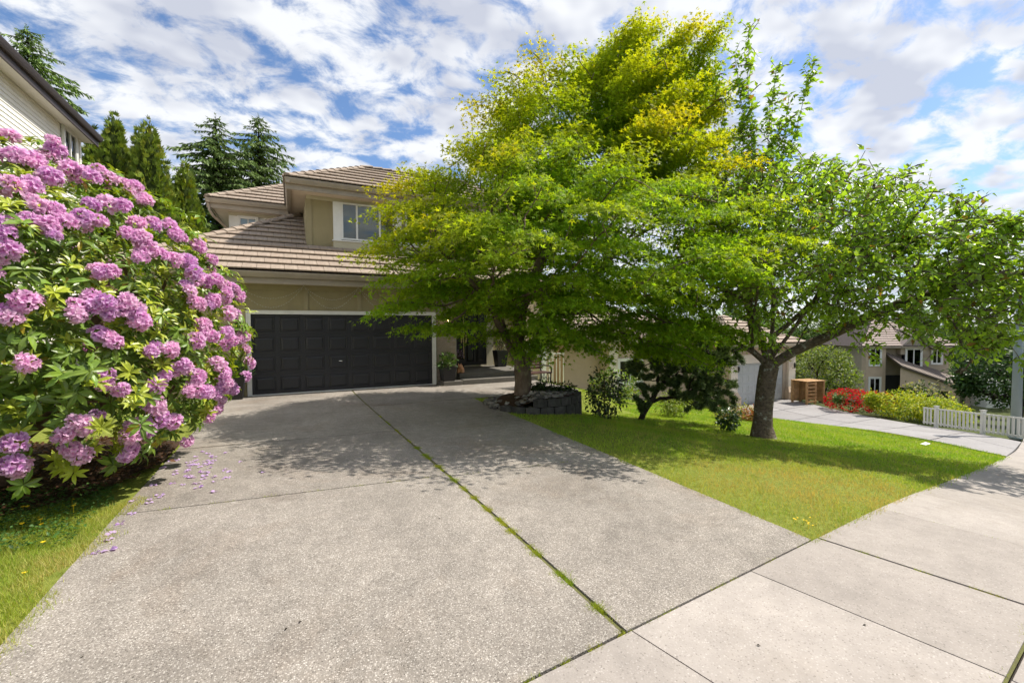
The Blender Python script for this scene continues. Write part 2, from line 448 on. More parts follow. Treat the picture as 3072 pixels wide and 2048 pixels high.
def sheet(name, fn, nu, nv, mat):
    """grid mesh of fn(u, v) -> (x, y, z)"""
    V = [fn(i / nu, j / nv) for j in range(nv + 1) for i in range(nu + 1)]
    F = [(j * (nu + 1) + i, j * (nu + 1) + i + 1, (j + 1) * (nu + 1) + i + 1, (j + 1) * (nu + 1) + i) for j in range(nv) for i in range(nu)]
    return npmesh(name, V, F, mat, smooth=True)

# the ground: a fine grid round the place and a coarse skirt to the horizon
def terr(u, v):
    def warp(t):
        t = 2 * t - 1; return 40 * t + 1400 * (abs(t) ** 9) * (1 if t > 0 else -1)
    x, y = warp(u) + 8, warp(v) + 10
    far = smooth(45, 160, math.hypot(x - 8, y - 10))
    return (x, y, lerp(G(x, y), -6.0, far) - 0.12)
tag(place('ground', sheet('ground', terr, 130, 130, 'terrain')), kind='structure')

def slab(quad, nu, nv, mat, lift, thick=0.12, wob=0.0):
    """paving slab following the land; quad = 4 plan corners"""
    q = quad; V = []; F = []
    for j in range(nv + 1):
        for i in range(nu + 1):
            u, v = i / nu, j / nv
            x = lerp(lerp(q[0][0], q[1][0], u), lerp(q[3][0], q[2][0], u), v)
            y = lerp(lerp(q[0][1], q[1][1], u), lerp(q[3][1], q[2][1], u), v)
            V.append((x, y, G(x, y) + lift))
    W = nu + 1
    F = [(j * W + i, j * W + i + 1, (j + 1) * W + i + 1, (j + 1) * W + i) for j in range(nv) for i in range(nu)]
    rim = [i for i in range(W)] + [j * W + nu for j in range(1, nv + 1)] + [nv * W + i for i in range(nu - 1, -1, -1)] + [j * W for j in range(nv - 1, 0, -1)]
    # small rounded arris, then the side
    n = len(V); cx = sum(p[0] for p in q) / 4; cy = sum(p[1] for p in q) / 4
    for r in rim: V.append((V[r][0], V[r][1], V[r][2] - thick))
    m = len(rim)
    F += [(rim[(k + 1) % m], rim[k], n + k, n + (k + 1) % m) for k in range(m)]
    return npmesh('slab', V, F, mat)

# driveway: two columns of slabs
drive = bpy.data.objects.new('driveway', None); COL.objects.link(drive); tag(drive, kind='structure')
def xr_d(y): return 3.775 + 0.036 * (y - 2.1)
def xl_d(y): return -1.28 - 0.034 * (y - 2.9)
def xm_d(y): return 1.575 - 0.006 * (y - 1.8)
def drow(ya, yb, left):
    g = 0.011
    def ye(y, x): return yin(x) + 0.016 if y is None else y
    if left: a, b = xl_d, xm_d; ga, gb = 0, -g * 1.7
    else: a, b = xm_d, xr_d; ga, gb = g * 1.7, 0
    y0a = ye(ya, a(1.6)); y0b = ye(ya, b(2.0))
    q = [(a(y0a) + ga, y0a + (g if ya else 0)), (b(y0b) + gb, y0b + (g if ya else 0)), (b(yb) + gb, yb - g), (a(yb) + ga, yb - g)]
    place('slab', slab(q, 10, 12, 'aggregate', 0.012 + random.uniform(-.003, .003)), drive)
for ya, yb in ((None, 4.76), (4.76, 7.42), (7.42, 10.45), (10.45, 13.40)): drow(ya, yb, True)
for ya, yb in ((None, 4.70), (4.70, 7.75), (7.75, 10.3), (10.3, 13.40)): drow(ya, yb, False)
place('slab', slab([(4.08, 10.35), (7.3, 10.35), (7.3, 12.85), (4.10, 12.85)], 8, 8, 'aggregate', 0.010), drive)
place('slab', slab([(3.0, 13.40), (4.1, 13.40), (4.1, 13.55), (3.0, 13.55)], 2, 2, 'aggregate', 0.006), drive)

# gritty sand and moss filling the joints
def fillf(u, v):
    y = lerp(1.84, 13.4, v); x = xm_d(y) + (u - .5) * .05; return (x, y, G(x, y) + .001)
place('joint_fill', sheet('joint_fill', fillf, 1, 60, 'moss'), drive)
for yy in (4.76, 7.42, 10.45):
    place('joint_fill', sheet('joint_fill', lambda u, v: (lerp(xl_d(yy), xm_d(yy), u), yy + (v - .5) * .04, G(lerp(xl_d(yy), xm_d(yy), u), yy) + .0005), 12, 1, 'moss'), drive)
for yy in (4.70, 7.75, 10.3):
    place('joint_fill', sheet('joint_fill', lambda u, v: (lerp(xm_d(yy), xr_d(yy), u), yy + (v - .5) * .04, G(lerp(xm_d(yy), xr_d(yy), u), yy) + .0005), 12, 1, 'moss'), drive)

# sidewalk
walk = bpy.data.objects.new('sidewalk', None); COL.objects.link(walk); tag(walk, kind='structure')
XJ = [-6.2, -5.0, -3.8, -2.6, -1.35, -0.1, 0.62, 1.62, 2.83, 3.86, 5.25, 6.5, 7.75, 9.0, 10.3, 11.6, 12.9, 14.2, 15.5, 16.8, 18.1, 19.4, 20.7, 22.0, 23.4]
for a, b in zip(XJ[:-1], XJ[1:]):
    g = 0.004 if b not in (3.86,) else 0.013
    ga = 0.013 if a == 3.86 else 0.004
    k = 0.26
    q = [(a + k + ga, yin(a) - SWW), (b + k - g, yin(b) - SWW), (b - g, yin(b)), (a + ga, yin(a))]
    place('slab', slab(q, 4, 4, 'sidewalk', 0.012 + random.uniform(-.002, .002)), walk)
# kerb and street in front of it (behind the photographer)
kerb = bpy.data.objects.new('kerb', None); COL.objects.link(kerb); tag(kerb, kind='structure')
for a, b in zip(XJ[:-1], XJ[1:]):
    q = [(a + .3, yin(a) - SWW - 0.45), (b + .29, yin(b) - SWW - 0.45), (b + .26, yin(b) - SWW - 0.022), (a + .27, yin(a) - SWW - 0.022)]
    place('kerb_stone', slab(q, 2, 2, 'sidewalk', 0.006, 0.25), kerb)
def seamf(u, v):
    x = lerp(-6, 23, u); return (x, yin(x) - SWW - .045 + .055 * v, G(x, yin(x) - SWW) + .002)
place('joint_fill', sheet('joint_fill', seamf, 90, 1, 'moss'), kerb)
def roadf(u, v):
    x = lerp(-40, 60, u); y = yin(min(max(x, -6), 24)) - SWW - 0.45 - lerp(0, 9, v)
    return (x, y, G(x, y) - 0.07 - 0.02 * v)
tag(place('road', sheet('road', roadf, 60, 6, 'asphalt')), kind='structure')

# neighbour's driveway
nd = bpy.data.objects.new('neighbour_driveway', None); COL.objects.link(nd); tag(nd, kind='structure')
def ndq(t0, t1, u0, u1):
    A, B = (13.6, yin(13.6) + .02), (18.9, yin(18.9) + .02)
    C, D = (25.4, 15.4), (19.6, 15.4)
    def P(t, u):
        xl = lerp(A[0], D[0], t ** 0.62); yl = lerp(A[1], D[1], t)
        xr = lerp(B[0], C[0], t ** 0.62); yr = lerp(B[1], C[1], t)
        return (lerp(xl, xr, u), lerp(yl, yr, u))
    return [P(t0, u0), P(t0, u1), P(t1, u1), P(t1, u0)]
for i in range(6):
    for j in range(2):
        place('slab', slab(ndq(i / 6 + .002, (i + 1) / 6 - .002, j / 2 + .004, (j + 1) / 2 - .004), 8, 8, 'far_concrete', 0.012), nd)

# lawns
def in_bed(x, y): return (x - 4.95) ** 2 + (y - 8.85) ** 2 < 1.10 ** 2
def lawn_right_f(u, v):
    xb = lerp(3.79, 13.55, u); yb = yin(xb)
    t = v; xt = lerp(4.3, 19.55, u)
    x = lerp(xb, xt, t ** 0.8 if u > .5 else t); y = lerp(yb, 16.5, t)
    return (x, y, G(x, y) - 0.004)
tag(place('lawn_right', sheet('lawn_right', lawn_right_f, 60, 60, 'lawn_soil')), kind='structure')
def lawn_left_f(u, v):
    y = lerp(1.55, 13.0, v); x = lerp(-9, xl_d(y) + 0.01, u ** 0.6)
    return (x, y, G(x, y) - 0.002 + 0.03 * smooth(-1.6, -2.4, x))
tag(place('lawn_left', sheet('lawn_left', lawn_left_f, 30, 60, 'lawn_soil')), kind='structure')
# bark mulch bed under the rhododendron
def mulch_f(u, v):
    a = 2 * PI * u; r = 2.25 * v * (1 + 0.07 * math.sin(3 * a) + 0.05 * math.sin(7 * a))
    x = -3.05 + r * math.cos(a) * 0.78; y = 6.75 + r * math.sin(a) * 0.95
    x = min(x, xl_d(y) - 0.005)
    return (x, y, G(x, y) + 0.045 + 0.03 * (1 - v * v) + 0.012 * math.sin(13 * x) * math.cos(11 * y))
tag(place('mulch_bed', sheet('mulch_bed', mulch_f, 60, 14, 'soil')), kind='structure')

def vnoise(x, y, s, seed=0):
    """cheap smooth noise for colouring"""
    return (np.sin(x * s * 1.3 + seed) * np.cos(y * s * 1.7 - seed * 1.3) + np.sin((x + y) * s * 0.71 + 2.1 * seed) * 0.7 + np.sin((x * 2.3 - y * 1.9) * s + seed * .7) * 0.5) / 2.2
def blades(name, X, Y, Z, h, w, cols, lean=0.5):
    n = len(X); a = RNG.uniform(0, 2 * PI, n); l = RNG.uniform(0.1, lean, n) * h
    b = RNG.uniform(0, 2 * PI, n)
    base = np.stack([X, Y, Z], 1)
    side = np.stack([np.cos(a), np.sin(a), np.zeros(n)], 1) * (w / 2)[:, None]
    tip = base + np.stack([np.cos(b) * l, np.sin(b) * l, h], 1)
    V = np.stack([base - side, base + side, tip], 1).reshape(-1, 3)
    C = np.repeat(cols, 3, axis=0); C = C.reshape(n, 3, 3)
    return npmesh(name, V, np.arange(3 * n).reshape(n, 3), 'grass', C.reshape(-1, 3))
def grass_cols(X, Y, a, b, dry, dryness):
    n = len(X)
    t = np.clip(0.5 + 0.5 * vnoise(X, Y, 1.9, 1) + RNG.normal(0, .25, n), 0, 1)[:, None]
    c = np.array(a) * (1 - t) + np.array(b) * t
    d = np.clip(dryness + 0.30 * vnoise(X, Y, 3.1, 4) + 0.18 * vnoise(X, Y, 9.7, 2) + RNG.normal(0, .22, n), 0, 1)[:, None]
    return c * (1 - d) + np.array(dry) * d
GZ = np.vectorize(G)
def grass_right():
    n = 800000
    X = RNG.uniform(3.7, 20.5, n); Y = RNG.uniform(2.0, 16.4, n)
    d = np.hypot(X, Y)
    ok = RNG.uniform(0, 1, n) < np.clip((5.2 / d) ** 1.25, 0, 1)
    wob = 0.045 * vnoise(X, Y, 6, 3) + 0.03 * vnoise(X, Y, 27, 5) - 0.025 - np.where(RNG.uniform(0, 1, n) < .1, .05, 0)
    ok &= (X > 3.765 + 0.036 * (Y - 2.1) + wob) & (Y > 1.6 + .125 * X + .0035 * np.clip(X - 4, 0, None) ** 2 - 0.01 + wob)
    xr = 13.6 + 6.0 * np.clip((Y - 3.7) / 11.7, 0, 1) ** 0.62
    ok &= (X < xr - 0.03)
    ok &= ((X - 4.95) ** 2 + (Y - 8.85) ** 2 > 1.15 ** 2) & ((X - 9.08) ** 2 + (Y - 6.05) ** 2 > (.34 + .05 * np.sin(5 * np.arctan2(Y - 6.05, X - 9.08))) ** 2) & ~((X < 7.4) & (Y > 10.2)) & ~((X < 13) & (Y > 13.5))
    X, Y = X[ok], Y[ok]; m = len(X)
    Z = GZ(X, Y) - 0.006
    dd = np.hypot(X, Y)
    dry = 0.85 * np.exp(-((X - 5.2) ** 2 / 3.5 + (Y - 3.0) ** 2 / 1.6)) + 0.08 - 0.12 * (X > 9)
    C = grass_cols(X, Y, (0.17, 0.36, 0.026), (0.37, 0.51, 0.048), (0.58, 0.44, 0.17), dry)
    edge = np.minimum(X - 3.765 - .036 * (Y - 2.1), Y - 1.6 - .125 * X - .0035 * np.clip(X - 4, 0, None) ** 2)
    h = RNG.uniform(0.022, 0.050, m) * (1 + 0.10 * (dd > 8)) * (1 + .5 * (edge < .06)) * np.clip(1 + .5 * vnoise(X, Y, 4.3, 8), .6, 1.7); w = RNG.uniform(0.003, 0.006, m) * np.clip(dd / 5, 1, 2.6)
    me = blades('grass', X, Y, Z, h, w, C, 0.9)
    tag(place('grass', me), 'short mown green lawn right of the driveway, dry at its corner', 'grass', kind='stuff')
grass_right()
def grass_left():
    n = 360000
    X = RNG.uniform(-4.4, -1.1, n); Y = RNG.uniform(1.6, 11, n)
    wob = 0.05 + 0.13 * vnoise(X, Y, 4, 2) + 0.05 * vnoise(X, Y, 19, 5) + np.where(RNG.uniform(0, 1, n) < .08, .08, 0)
    ok = (X < -1.28 - .034 * (Y - 2.9) + wob)
    ok &= RNG.uniform(0, 1, n) < np.clip((4.5 / np.hypot(X, Y)) ** 1.5, 0, 1) * np.where(Y > 5.4, .25, 1)
    ok &= (((X + 3.05) / 1.70) ** 2 + ((Y - 6.75) / 2.0) ** 2 > 1) & (Y < 5.15 + .15 * np.sin(X * 9))
    X, Y = X[ok], Y[ok]; m = len(X)
    Z = GZ(X, Y) - 0.004 + 0.03 * np.clip((-1.6 - X) / .8, 0, 1)
    C = grass_cols(X, Y, (0.22, 0.37, 0.03), (0.42, 0.50, 0.05), (0.60, 0.50, 0.20), 0.12 + 0.35 * np.exp(-((X + 1.35) ** 2) / .03))
    h = RNG.uniform(0.02, 0.055, m); w = RNG.uniform(0.003, 0.0055, m)
    tag(place('grass', blades('grass', X, Y, Z, h, w, C, 0.9)), 'short green grass along the left edge of the driveway', 'grass', kind='stuff')
grass_left()

# ------------------------------------------------------------------ tiled roofs
def clip_poly(poly, conv):
    """clip poly (list of uv) by convex counter-clockwise polygon conv"""
    out = poly
    for i in range(len(conv)):
        a, b = conv[i], conv[(i + 1) % len(conv)]
        ins = lambda p: (b[0] - a[0]) * (p[1] - a[1]) - (b[1] - a[1]) * (p[0] - a[0]) >= -1e-9
        res = []
        for k in range(len(out)):
            p, q = out[k], out[(k + 1) % len(out)]
            ip, iq = ins(p), ins(q)
            if ip: res.append(p)
            if ip != iq:
                d1 = (b[0] - a[0]) * (p[1] - a[1]) - (b[1] - a[1]) * (p[0] - a[0])
                d2 = (b[0] - a[0]) * (q[1] - a[1]) - (b[1] - a[1]) * (q[0] - a[0])
                t = d1 / (d1 - d2); res.append((p[0] + (q[0] - p[0]) * t, p[1] + (q[1] - p[1]) * t))
        out = res
        if len(out) < 3: return []
    return out
def area(p): return abs(sum(p[i][0] * p[(i + 1) % len(p)][1] - p[(i + 1) % len(p)][0] * p[i][1] for i in range(len(p)))) / 2
def tile_plane(parent, O, U, V, poly, ex=0.405, wd=0.315, mat='roof_tile', single=True, th=0.034, lift=0.060, gap=0.004, umax=99.0):
    """lay overlapping tiles on a roof plane: O origin, U along the eave, V up the slope, poly the convex outline in (u, v)"""
    O, U, V = Vector(O), Vector(U).normalized(), Vector(V).normalized(); Nn = U.cross(V)
    R = Matrix((U, V, Nn)).transposed()
    us = [p[0] for p in poly]; vs = [p[1] for p in poly]
    ln = ex * 1.12
    def solid(pg, v0):
        n = len(pg)
        h = lambda v: lift * (1 - (v - v0) / ln) + 0.004
        return [(p[0], p[1], h(p[1])) for p in pg] + [(p[0], p[1], h(p[1]) + th) for p in pg], \
               [tuple(range(n))[::-1], tuple(range(n, 2 * n))] + [(i, (i + 1) % n, n + (i + 1) % n, n + i) for i in range(n)]
    full = None; acc = MB(); k = 0; v = min(vs)
    while v < max(vs) - 0.02:
        u = min(us) - wd * (0.5 if k % 2 else 0.0) - random.uniform(0, .03)
        while u < max(us):
            rect = [(u + gap, v), (u + wd - gap, v), (u + wd - gap, v + ln), (u + gap, v + ln)]
            pg = clip_poly(rect, poly)
            if pg and area(pg) > 0.012:
                whole = abs(area(pg) - area(rect)) < 1e-4
                jit = random.uniform(-.006, .006)
                if single and u < umax:
                    if whole:
                        if full is None:
                            r0 = [(0, 0), (wd - 2 * gap, 0), (wd - 2 * gap, ln), (0, ln)]; full = MB().add(*solid(r0, 0)).mesh('tile', mat)
                        place('tile', full, parent, O + U * (u + gap) + V * (v + jit), R)
                    else:
                        vv, ff = solid([(p[0] - u, p[1] - v) for p in pg], 0)
                        place('tile', MB().add(vv, ff).mesh('tile', mat), parent, O + U * u + V * v, R)
                else:
                    vv, ff = solid(pg, v); acc.add([O + U * p[0] + V * (p[1] + jit) + Nn * p[2] for p in vv], ff)
            u += wd
        v += ex; k += 1
    if acc.v:
        o = acc.build('tiles', mat, parent); o['kind'] = 'stuff'
def cap_tiles(parent, A, B, mat='roof_tile', w=0.16, ln=0.40, ex=0.33, name='hip_tile', slope=0.5):
    A, B = Vector(A), Vector(B); d = (B - A); L = d.length; d.normalize()
    side = d.cross(Vector((0, 0, 1))).normalized(); upv = side.cross(d)
    R = Matrix((side, d, upv)).transposed(); pts = []; k = 7
    for y, lift in ((0, 0.050), (ln, 0.012)):
        for r in (0.026, 0.0):
            for i in range(k):
                a = i / (k - 1) * 2 - 1; pts.append((a * w, y, lift + r - (a * a) * w * slope))
    f = []
    for i in range(k - 1):
        f += [(i, i + 1, 2 * k + i + 1, 2 * k + i), (k + i + 1, k + i, 3 * k + i, 3 * k + i + 1), (i + 1, i, k + i, k + i + 1)]
    me = MB().add(pts, f).mesh(name, mat)
    t = 0
    while t < L - 0.1:
        place(name, me, parent, A + d * t + upv * 0.03, R); t += ex

# ------------------------------------------------------------------ house number 6
P_ = 0.57                                      # roof pitch
ca, sa = 1 / math.hypot(1, P_), P_ / math.hypot(1, P_)
FL = -0.2                                      # garage floor level
house = thing('house', 'tan two-storey house with black double garage door and brown tiled hip roofs', 'house', (3.0, 15.0, FL))
YG = 13.41
# garage walls (front wall round the door opening) and the body behind
b = MB()
b.box(-3.4, -0.98, YG, YG + .2, FL - .3, 3.0).box(3.945, 4.06, YG, YG + .2, FL - .3, 3.0).box(-0.98, 3.945, YG, YG + .2, 1.98, 3.0)
b.box(-3.4, -3.2, YG + .2, 18.0, FL - .3, 3.0)
b.build('garage_wall', 'tan_stucco', house)
b = MB(); b.box(-1.85, 0.9, 17.95, 23, 2.6, 5.72); b.build('wing_wall', 'white_trim', house)
b = MB(); b.box(0.46, 8.6, 14.65, 22.5, 3.2, 5.72); b.build('upper_wall', 'tan_stucco', house)
b = MB(); b.box(4.72, 4.85, 13.95, 15.62, FL, 3.0).box(4.72, 5.0, 15.62, 15.8, FL, 3.0).box(6.95, 9.4, 15.62, 15.8, -1.6, 3.0).box(5.0, 6.95, 15.62, 15.8, 2.33, 3.0).box(9.2, 9.4, 15.8, 22.5, -1.6, 3.2).box(4.72, 9.4, 15.9, 16.0, FL - 1, 3.0)
b.build('entry_wall', 'tan_stucco', house)
b = MB(); b.box(7.9, 9.6, 15.50, 15.62, -1.6, 2.6); b.build('side_panel', 'beige_stucco', house)
b = MB(); b.box(7.85, 9.65, 15.42, 15.62, 0.28, 0.62); b.build('side_panel_trim', 'cream_trim', house)
# frieze and battens over the garage door
b = MB(); b.box(-3.4, 4.06, YG - .030, YG - .002, 2.62, 2.86); b.build('frieze_board', 'tan_board', house)
for x in (-3.2, -2.5, -1.13, 0.37, 1.76, 3.15):
    b = MB(); b.box(x - .055, x + .055, YG - .022, YG - .002, (2.0 if -1 < x < 3.9 else FL + .08), 2.62); b.build('batten', 'tan_board', house)
b = MB(); b.box(-3.4, -1.06, YG - .018, YG - .003, 1.93, 2.02).box(-3.4, -1.06, YG - .04, YG - .003, FL + .02, FL + .10); b.build('band_board', 'tan_board', house)
# garage door
b = MB(); b.box(-1.035, -.955, YG - .045, YG + .05, FL, 1.965).box(3.92, 4.0, YG - .045, YG + .05, FL, 1.965).box(-1.035, 4.0, YG - .045, YG + .05, 1.965, 2.04)
b.box(-1.06, -1.035, YG - .06, YG - .002, FL, 2.065).box(4.0, 4.025, YG - .06, YG - .002, FL, 2.065).box(-1.035, 4.0, YG - .06, YG - .045, 2.04, 2.065)
b.build('garage_door_frame', 'white_trim', house)
gd = MB()
for r in range(4):
    z0 = FL + .03 + r * 0.532; gd.box(-.955, 3.92, YG + .03, YG + .07, z0 + .004, z0 + .528)
gd.box(-.955, 3.92, YG + .05, YG + .09, FL, 1.965)
gdo = gd.build('garage_door', 'black_paint', house)
def raised_panel(w, h, d=0.017, bv=0.045, mat='black_paint', groove=0.014):
    """raised field with a sloping margin and a thin moulding round it; faces -Y, origin at centre"""
    m = MB(); W, H = w / 2, h / 2
    m.add([(-W, 0, -H), (W, 0, -H), (W, 0, H), (-W, 0, H), (-W + groove, -d * .7, -H + groove), (W - groove, -d * .7, -H + groove), (W - groove, -d * .7, H - groove), (-W + groove, -d * .7, H - groove),
           (-W + groove * 2, 0.001, -H + groove * 2), (W - groove * 2, .001, -H + groove * 2), (W - groove * 2, .001, H - groove * 2), (-W + groove * 2, .001, H - groove * 2),
           (-W + groove * 2 + bv, -d, -H + groove * 2 + bv), (W - groove * 2 - bv, -d, -H + groove * 2 + bv), (W - groove * 2 - bv, -d, H - groove * 2 - bv), (-W + groove * 2 + bv, -d, H - groove * 2 - bv)],
          [(i + 4 * k, (i + 1) % 4 + 4 * k, (i + 1) % 4 + 4 * k + 4, i + 4 * k + 4) for k in range(3) for i in range(4)] + [(12, 13, 14, 15)])
    return m.mesh('panel', mat)
pm = raised_panel(0.50, 0.40)
for r in range(4):
    for c in range(8):
        place('panel', pm, gdo, (-.955 + 4.875 / 8 * (c + .5), YG + .0298, FL + .03 + .532 * (r + .5)))
h = MB(); hx, hz = 1.26, FL + .03 + .532 * 1.55
h.lathe((0, 0, 0), [(.028, 0), (.028, .01), (.012, .014), (.012, .05)], 10)
h.xf = Matrix.Translation((hx, YG + .029, hz)) @ Matrix.Rotation(PI / 2, 4, 'X')
h.build('handle', 'chrome', gdo)
h = MB(); h.box(hx - .075, hx + .02, YG - .034, YG - .02, hz - .009, hz + .012); h.build('handle', 'chrome', gdo, bevel=.004)
b = MB(); b.box(-.955, 3.92, YG - .03, YG + .03, FL - .02, FL + .03); b.build('threshold', 'white_trim', house)

# brick pier with house number
pier = MB(); pier.box(4.065, 4.715, YG + .012, YG + .5, FL - .2, 3.0)
pr = pier.build('brick_pier', 'mortar', house)
bm_ = {w: (lambda q: q)(MB().box(-w / 2, w / 2, 0, .1, -.0275, .0275).mesh('brick', 'brick')) for w in (.195, .09)}
bs = MB().box(-.0, .1, -.0975, .0975, -.0275, .0275).mesh('brick', 'brick')
z = FL + .03; k = 0
while z < 2.95:
    x = 4.07
    seq = [.195, .195, .195] if k % 2 else [.09, .195, .195, .09]
    if k % 2 == 0: seq = [.09, .195, .195, .09]
    for w in seq:
        if x + w > 4.725: break
        place('brick', bm_[w], pr, (x + w / 2, YG + random.uniform(-.003, .003), z)); x += w + .012
    z += .067; k += 1
# the figure 6 in dark metal
pts = []
for i in range(22):
    a = 2 * PI * i / 21; pts.append((4.33 + .042 * math.cos(a + 2.4), YG - .012, 2.08 + .048 * math.sin(a + 2.4)))
m6 = MB().tube(pts, .011, 6)
m6.tube([(4.33 + .042 * math.cos(2.4), YG - .012, 2.08 + .048 * math.sin(2.4)), (4.293, YG - .012, 2.15), (4.31, YG - .012, 2.20), (4.345, YG - .012, 2.225)], [.011, .011, .010, .008], 6)
m6.build('house_number', 'dark_metal', house)

# soffits, fascia and gutters
def gutter(x0, x1, y, ztop, parent, left=True, yb=None, name='gutter'):
    """front gutter along X with fascia; optional return down the left side to yb"""
    prof = [(-.005, -.15), (-.085, -.145), (-.10, -.11), (-.125, -.045), (-.13, 0), (-.115, .002), (-.112, -.05), (-.02, -.05), (-.005, 0)]
    m = MB(); n = len(prof)
    m.prism([(x0, y + .13 + p[0], ztop + p[1]) for p in prof], (x1 - x0, 0, 0))
    m.build(name, 'gutter', parent)
    m = MB(); m.box(x0 + .02, x1 - .02, y + .127, y + .165, ztop - .30, ztop - .02); m.build('fascia', 'gutter', parent)
    if left:
        m = MB(); m.prism([(x0 + .13 + p[0], y + .01, ztop + p[1]) for p in prof][::-1], (0, yb - y, 0)); m.build(name, 'gutter', parent)
        m = MB(); m.box(x0 + .127, x0 + .165, y + .14, yb, ztop - .30, ztop - .02); m.build('fascia', 'gutter', parent)
EY, EZ, EX0, EX1 = 12.85, 3.03, -3.9, 8.4
gutter(EX0, EX1, EY - .1, EZ, house, True, 18.0)
b = MB(); b.box(EX0 + .17, EX1 - .05, EY + .065, YG - .001, EZ - .27, EZ - .25).box(EX0 + .17, -3.4, YG, 18.0, EZ - .27, EZ - .25).box(4.06, EX1 - .05, YG, 15.62, EZ - .272, EZ - .25)
b.build('soffit', 'soffit', house)
UY, UZ, UX0, UX1 = 14.05, 5.82, -.1, 9.1
gutter(UX0, UX1, UY - .1, UZ, house, True, 21)
b = MB(); b.box(UX0 + .17, UX1 - .02, UY + .065, 14.649, UZ - .26, UZ - .24).box(UX0 + .17, .459, 14.65, 21, UZ - .26, UZ - .24); b.build('soffit', 'soffit', house)
WY, WX0 = 17.35, -2.42
gutter(WX0, -.0, WY - .1, UZ + .01, house, True, 22)
b = MB(); b.box(WX0 + .17, 0, WY + .065, 17.949, UZ - .25, UZ - .23).box(WX0 + .17, -1.851, 17.95, 22, UZ - .25, UZ - .23); b.build('soffit', 'soffit', house)
# downspout at the wing's corner
MB().tube([(WX0 + .08, WY + .02, UZ - .15), (WX0 + .1, WY + .05, UZ - .36), (WX0 + .18, WY + .15, UZ - .52), (-1.92, 17.85, UZ - .80), (-1.90, 17.90, UZ - 1.0), (-1.90, 17.90, 3.4)], .045, 8).build('downspout', 'gutter', house)

# roofs: deck planes and tiles
def hip_roof(name, x0, x1, y0, z0, front_polys, apex, right_apex, side_len, tiles_single=True):
    rf = MB()
    ax, ay = apex; zt = z0 + P_ * (ay - y0)
    rx, ry = right_apex
    rf.add([(x0, y0, z0 - .02), (x1, y0, z0 - .02), (rx, ry, zt - .02), (ax, ay, zt - .02), (x0, side_len, z0 - .02), (ax, side_len, zt - .02), (x1, side_len, z0 - .02), (rx, side_len, zt - .02)],
           [(0, 1, 2, 3), (4, 0, 3, 5), (1, 6, 7, 2), (3, 2, 7, 5)])
    ro = rf.build(name, 'roof_deck', house)
    for i, pg in enumerate(front_polys):
        tile_plane(ro, (0, y0, z0), (1, 0, 0), (0, ca, sa), [(p[0], (p[1] - y0) / ca) for p in pg], umax=4.4)
    return ro, zt
# garage and porch roof; it dies into the upper wall at Y 14.65 and runs up beside it on the left
t_ = 0.46 - EX0
rf = MB()
yt = 14.66; zt = EZ + P_ * (yt - EY); ya = EY + t_; za = EZ + P_ * t_
rf.add([(EX0, EY, EZ - .02), (EX1, EY, EZ - .02), (EX1 - (yt - EY), yt, zt - .02), (.46, yt, zt - .02), (.46, ya, za - .02), (EX0, 18.2, EZ - .02), (.46, 18.2, za - .02), (EX1, 15.6, EZ - .02), (EX1 - (yt - EY), 15.6, zt - .02)],
       [(0, 1, 2, 3, 4), (5, 0, 4, 6), (1, 7, 8, 2)])
ro = rf.build('garage_roof', 'roof_deck', house)
rows5 = 5 * .405 * ca
tile_plane(ro, (0, EY, EZ), (1, 0, 0), (0, ca, sa), [(EX0, 0), (EX1, 0), (EX1 - rows5, rows5 / ca), (EX0 + rows5, rows5 / ca)], umax=5.2)
tile_plane(ro, (0, EY, EZ), (1, 0, 0), (0, ca, sa), [(EX0 + rows5, rows5 / ca), (.455, rows5 / ca), (.455, t_ / ca)])
tile_plane(ro, (EX0, 0, EZ), (0, -1, 0), (ca, 0, sa), [(-18.2, 0), (-EY, 0), (-EY - t_, t_ / ca), (-18.2, t_ / ca)], single=False)
cap_tiles(ro, (EX0 + .05, EY + .05, EZ + .05), (.44, ya - .02, za + .05))
cap_tiles(ro, (EX1 - .05, EY + .05, EZ + .05), (EX1 - 1.75, EY + 1.75, EZ + P_ * 1.75 + .04))
# upper roof
th_ = 2.45
ro, zu = hip_roof('upper_roof', UX0, UX1, UY, UZ, [[(UX0, UY), (UX1, UY), (UX1 - th_, UY + th_), (UX0 + th_, UY + th_)]], (UX0 + th_, UY + th_), (UX1 - th_, UY + th_), 21.5)
tile_plane(ro, (UX0, 0, UZ), (0, -1, 0), (ca, 0, sa), [(-21.5, 0), (-UY, 0), (-UY - th_, th_ / ca), (-21.5, th_ / ca)], single=False)
cap_tiles(ro, (UX0 + .05, UY + .05, UZ + .05), (UX0 + th_ + .05, UY + th_ + .05, zu + .04))
cap_tiles(ro, (UX1 - th_, UY + th_, zu + .04), (UX0 + th_, UY + th_, zu + .04), name='ridge_tile')
# wing roof
tw = 2.6
ro, zw = hip_roof('wing_roof', WX0, 2.0, WY, UZ, [[(WX0, WY), (-.06, WY), (-.06, WY + 2.36), (WX0 + 2.36, WY + 2.36)]], (WX0 + tw, WY + tw), (.3, WY + tw), 22.5)
tile_plane(ro, (WX0, 0, UZ), (0, -1, 0), (ca, 0, sa), [(-22.5, 0), (-WY, 0), (-WY - tw, tw / ca), (-22.5, tw / ca)], single=False)
cap_tiles(ro, (WX0 + .05, WY + .05, UZ + .05), (WX0 + tw, WY + tw, zw + .05))

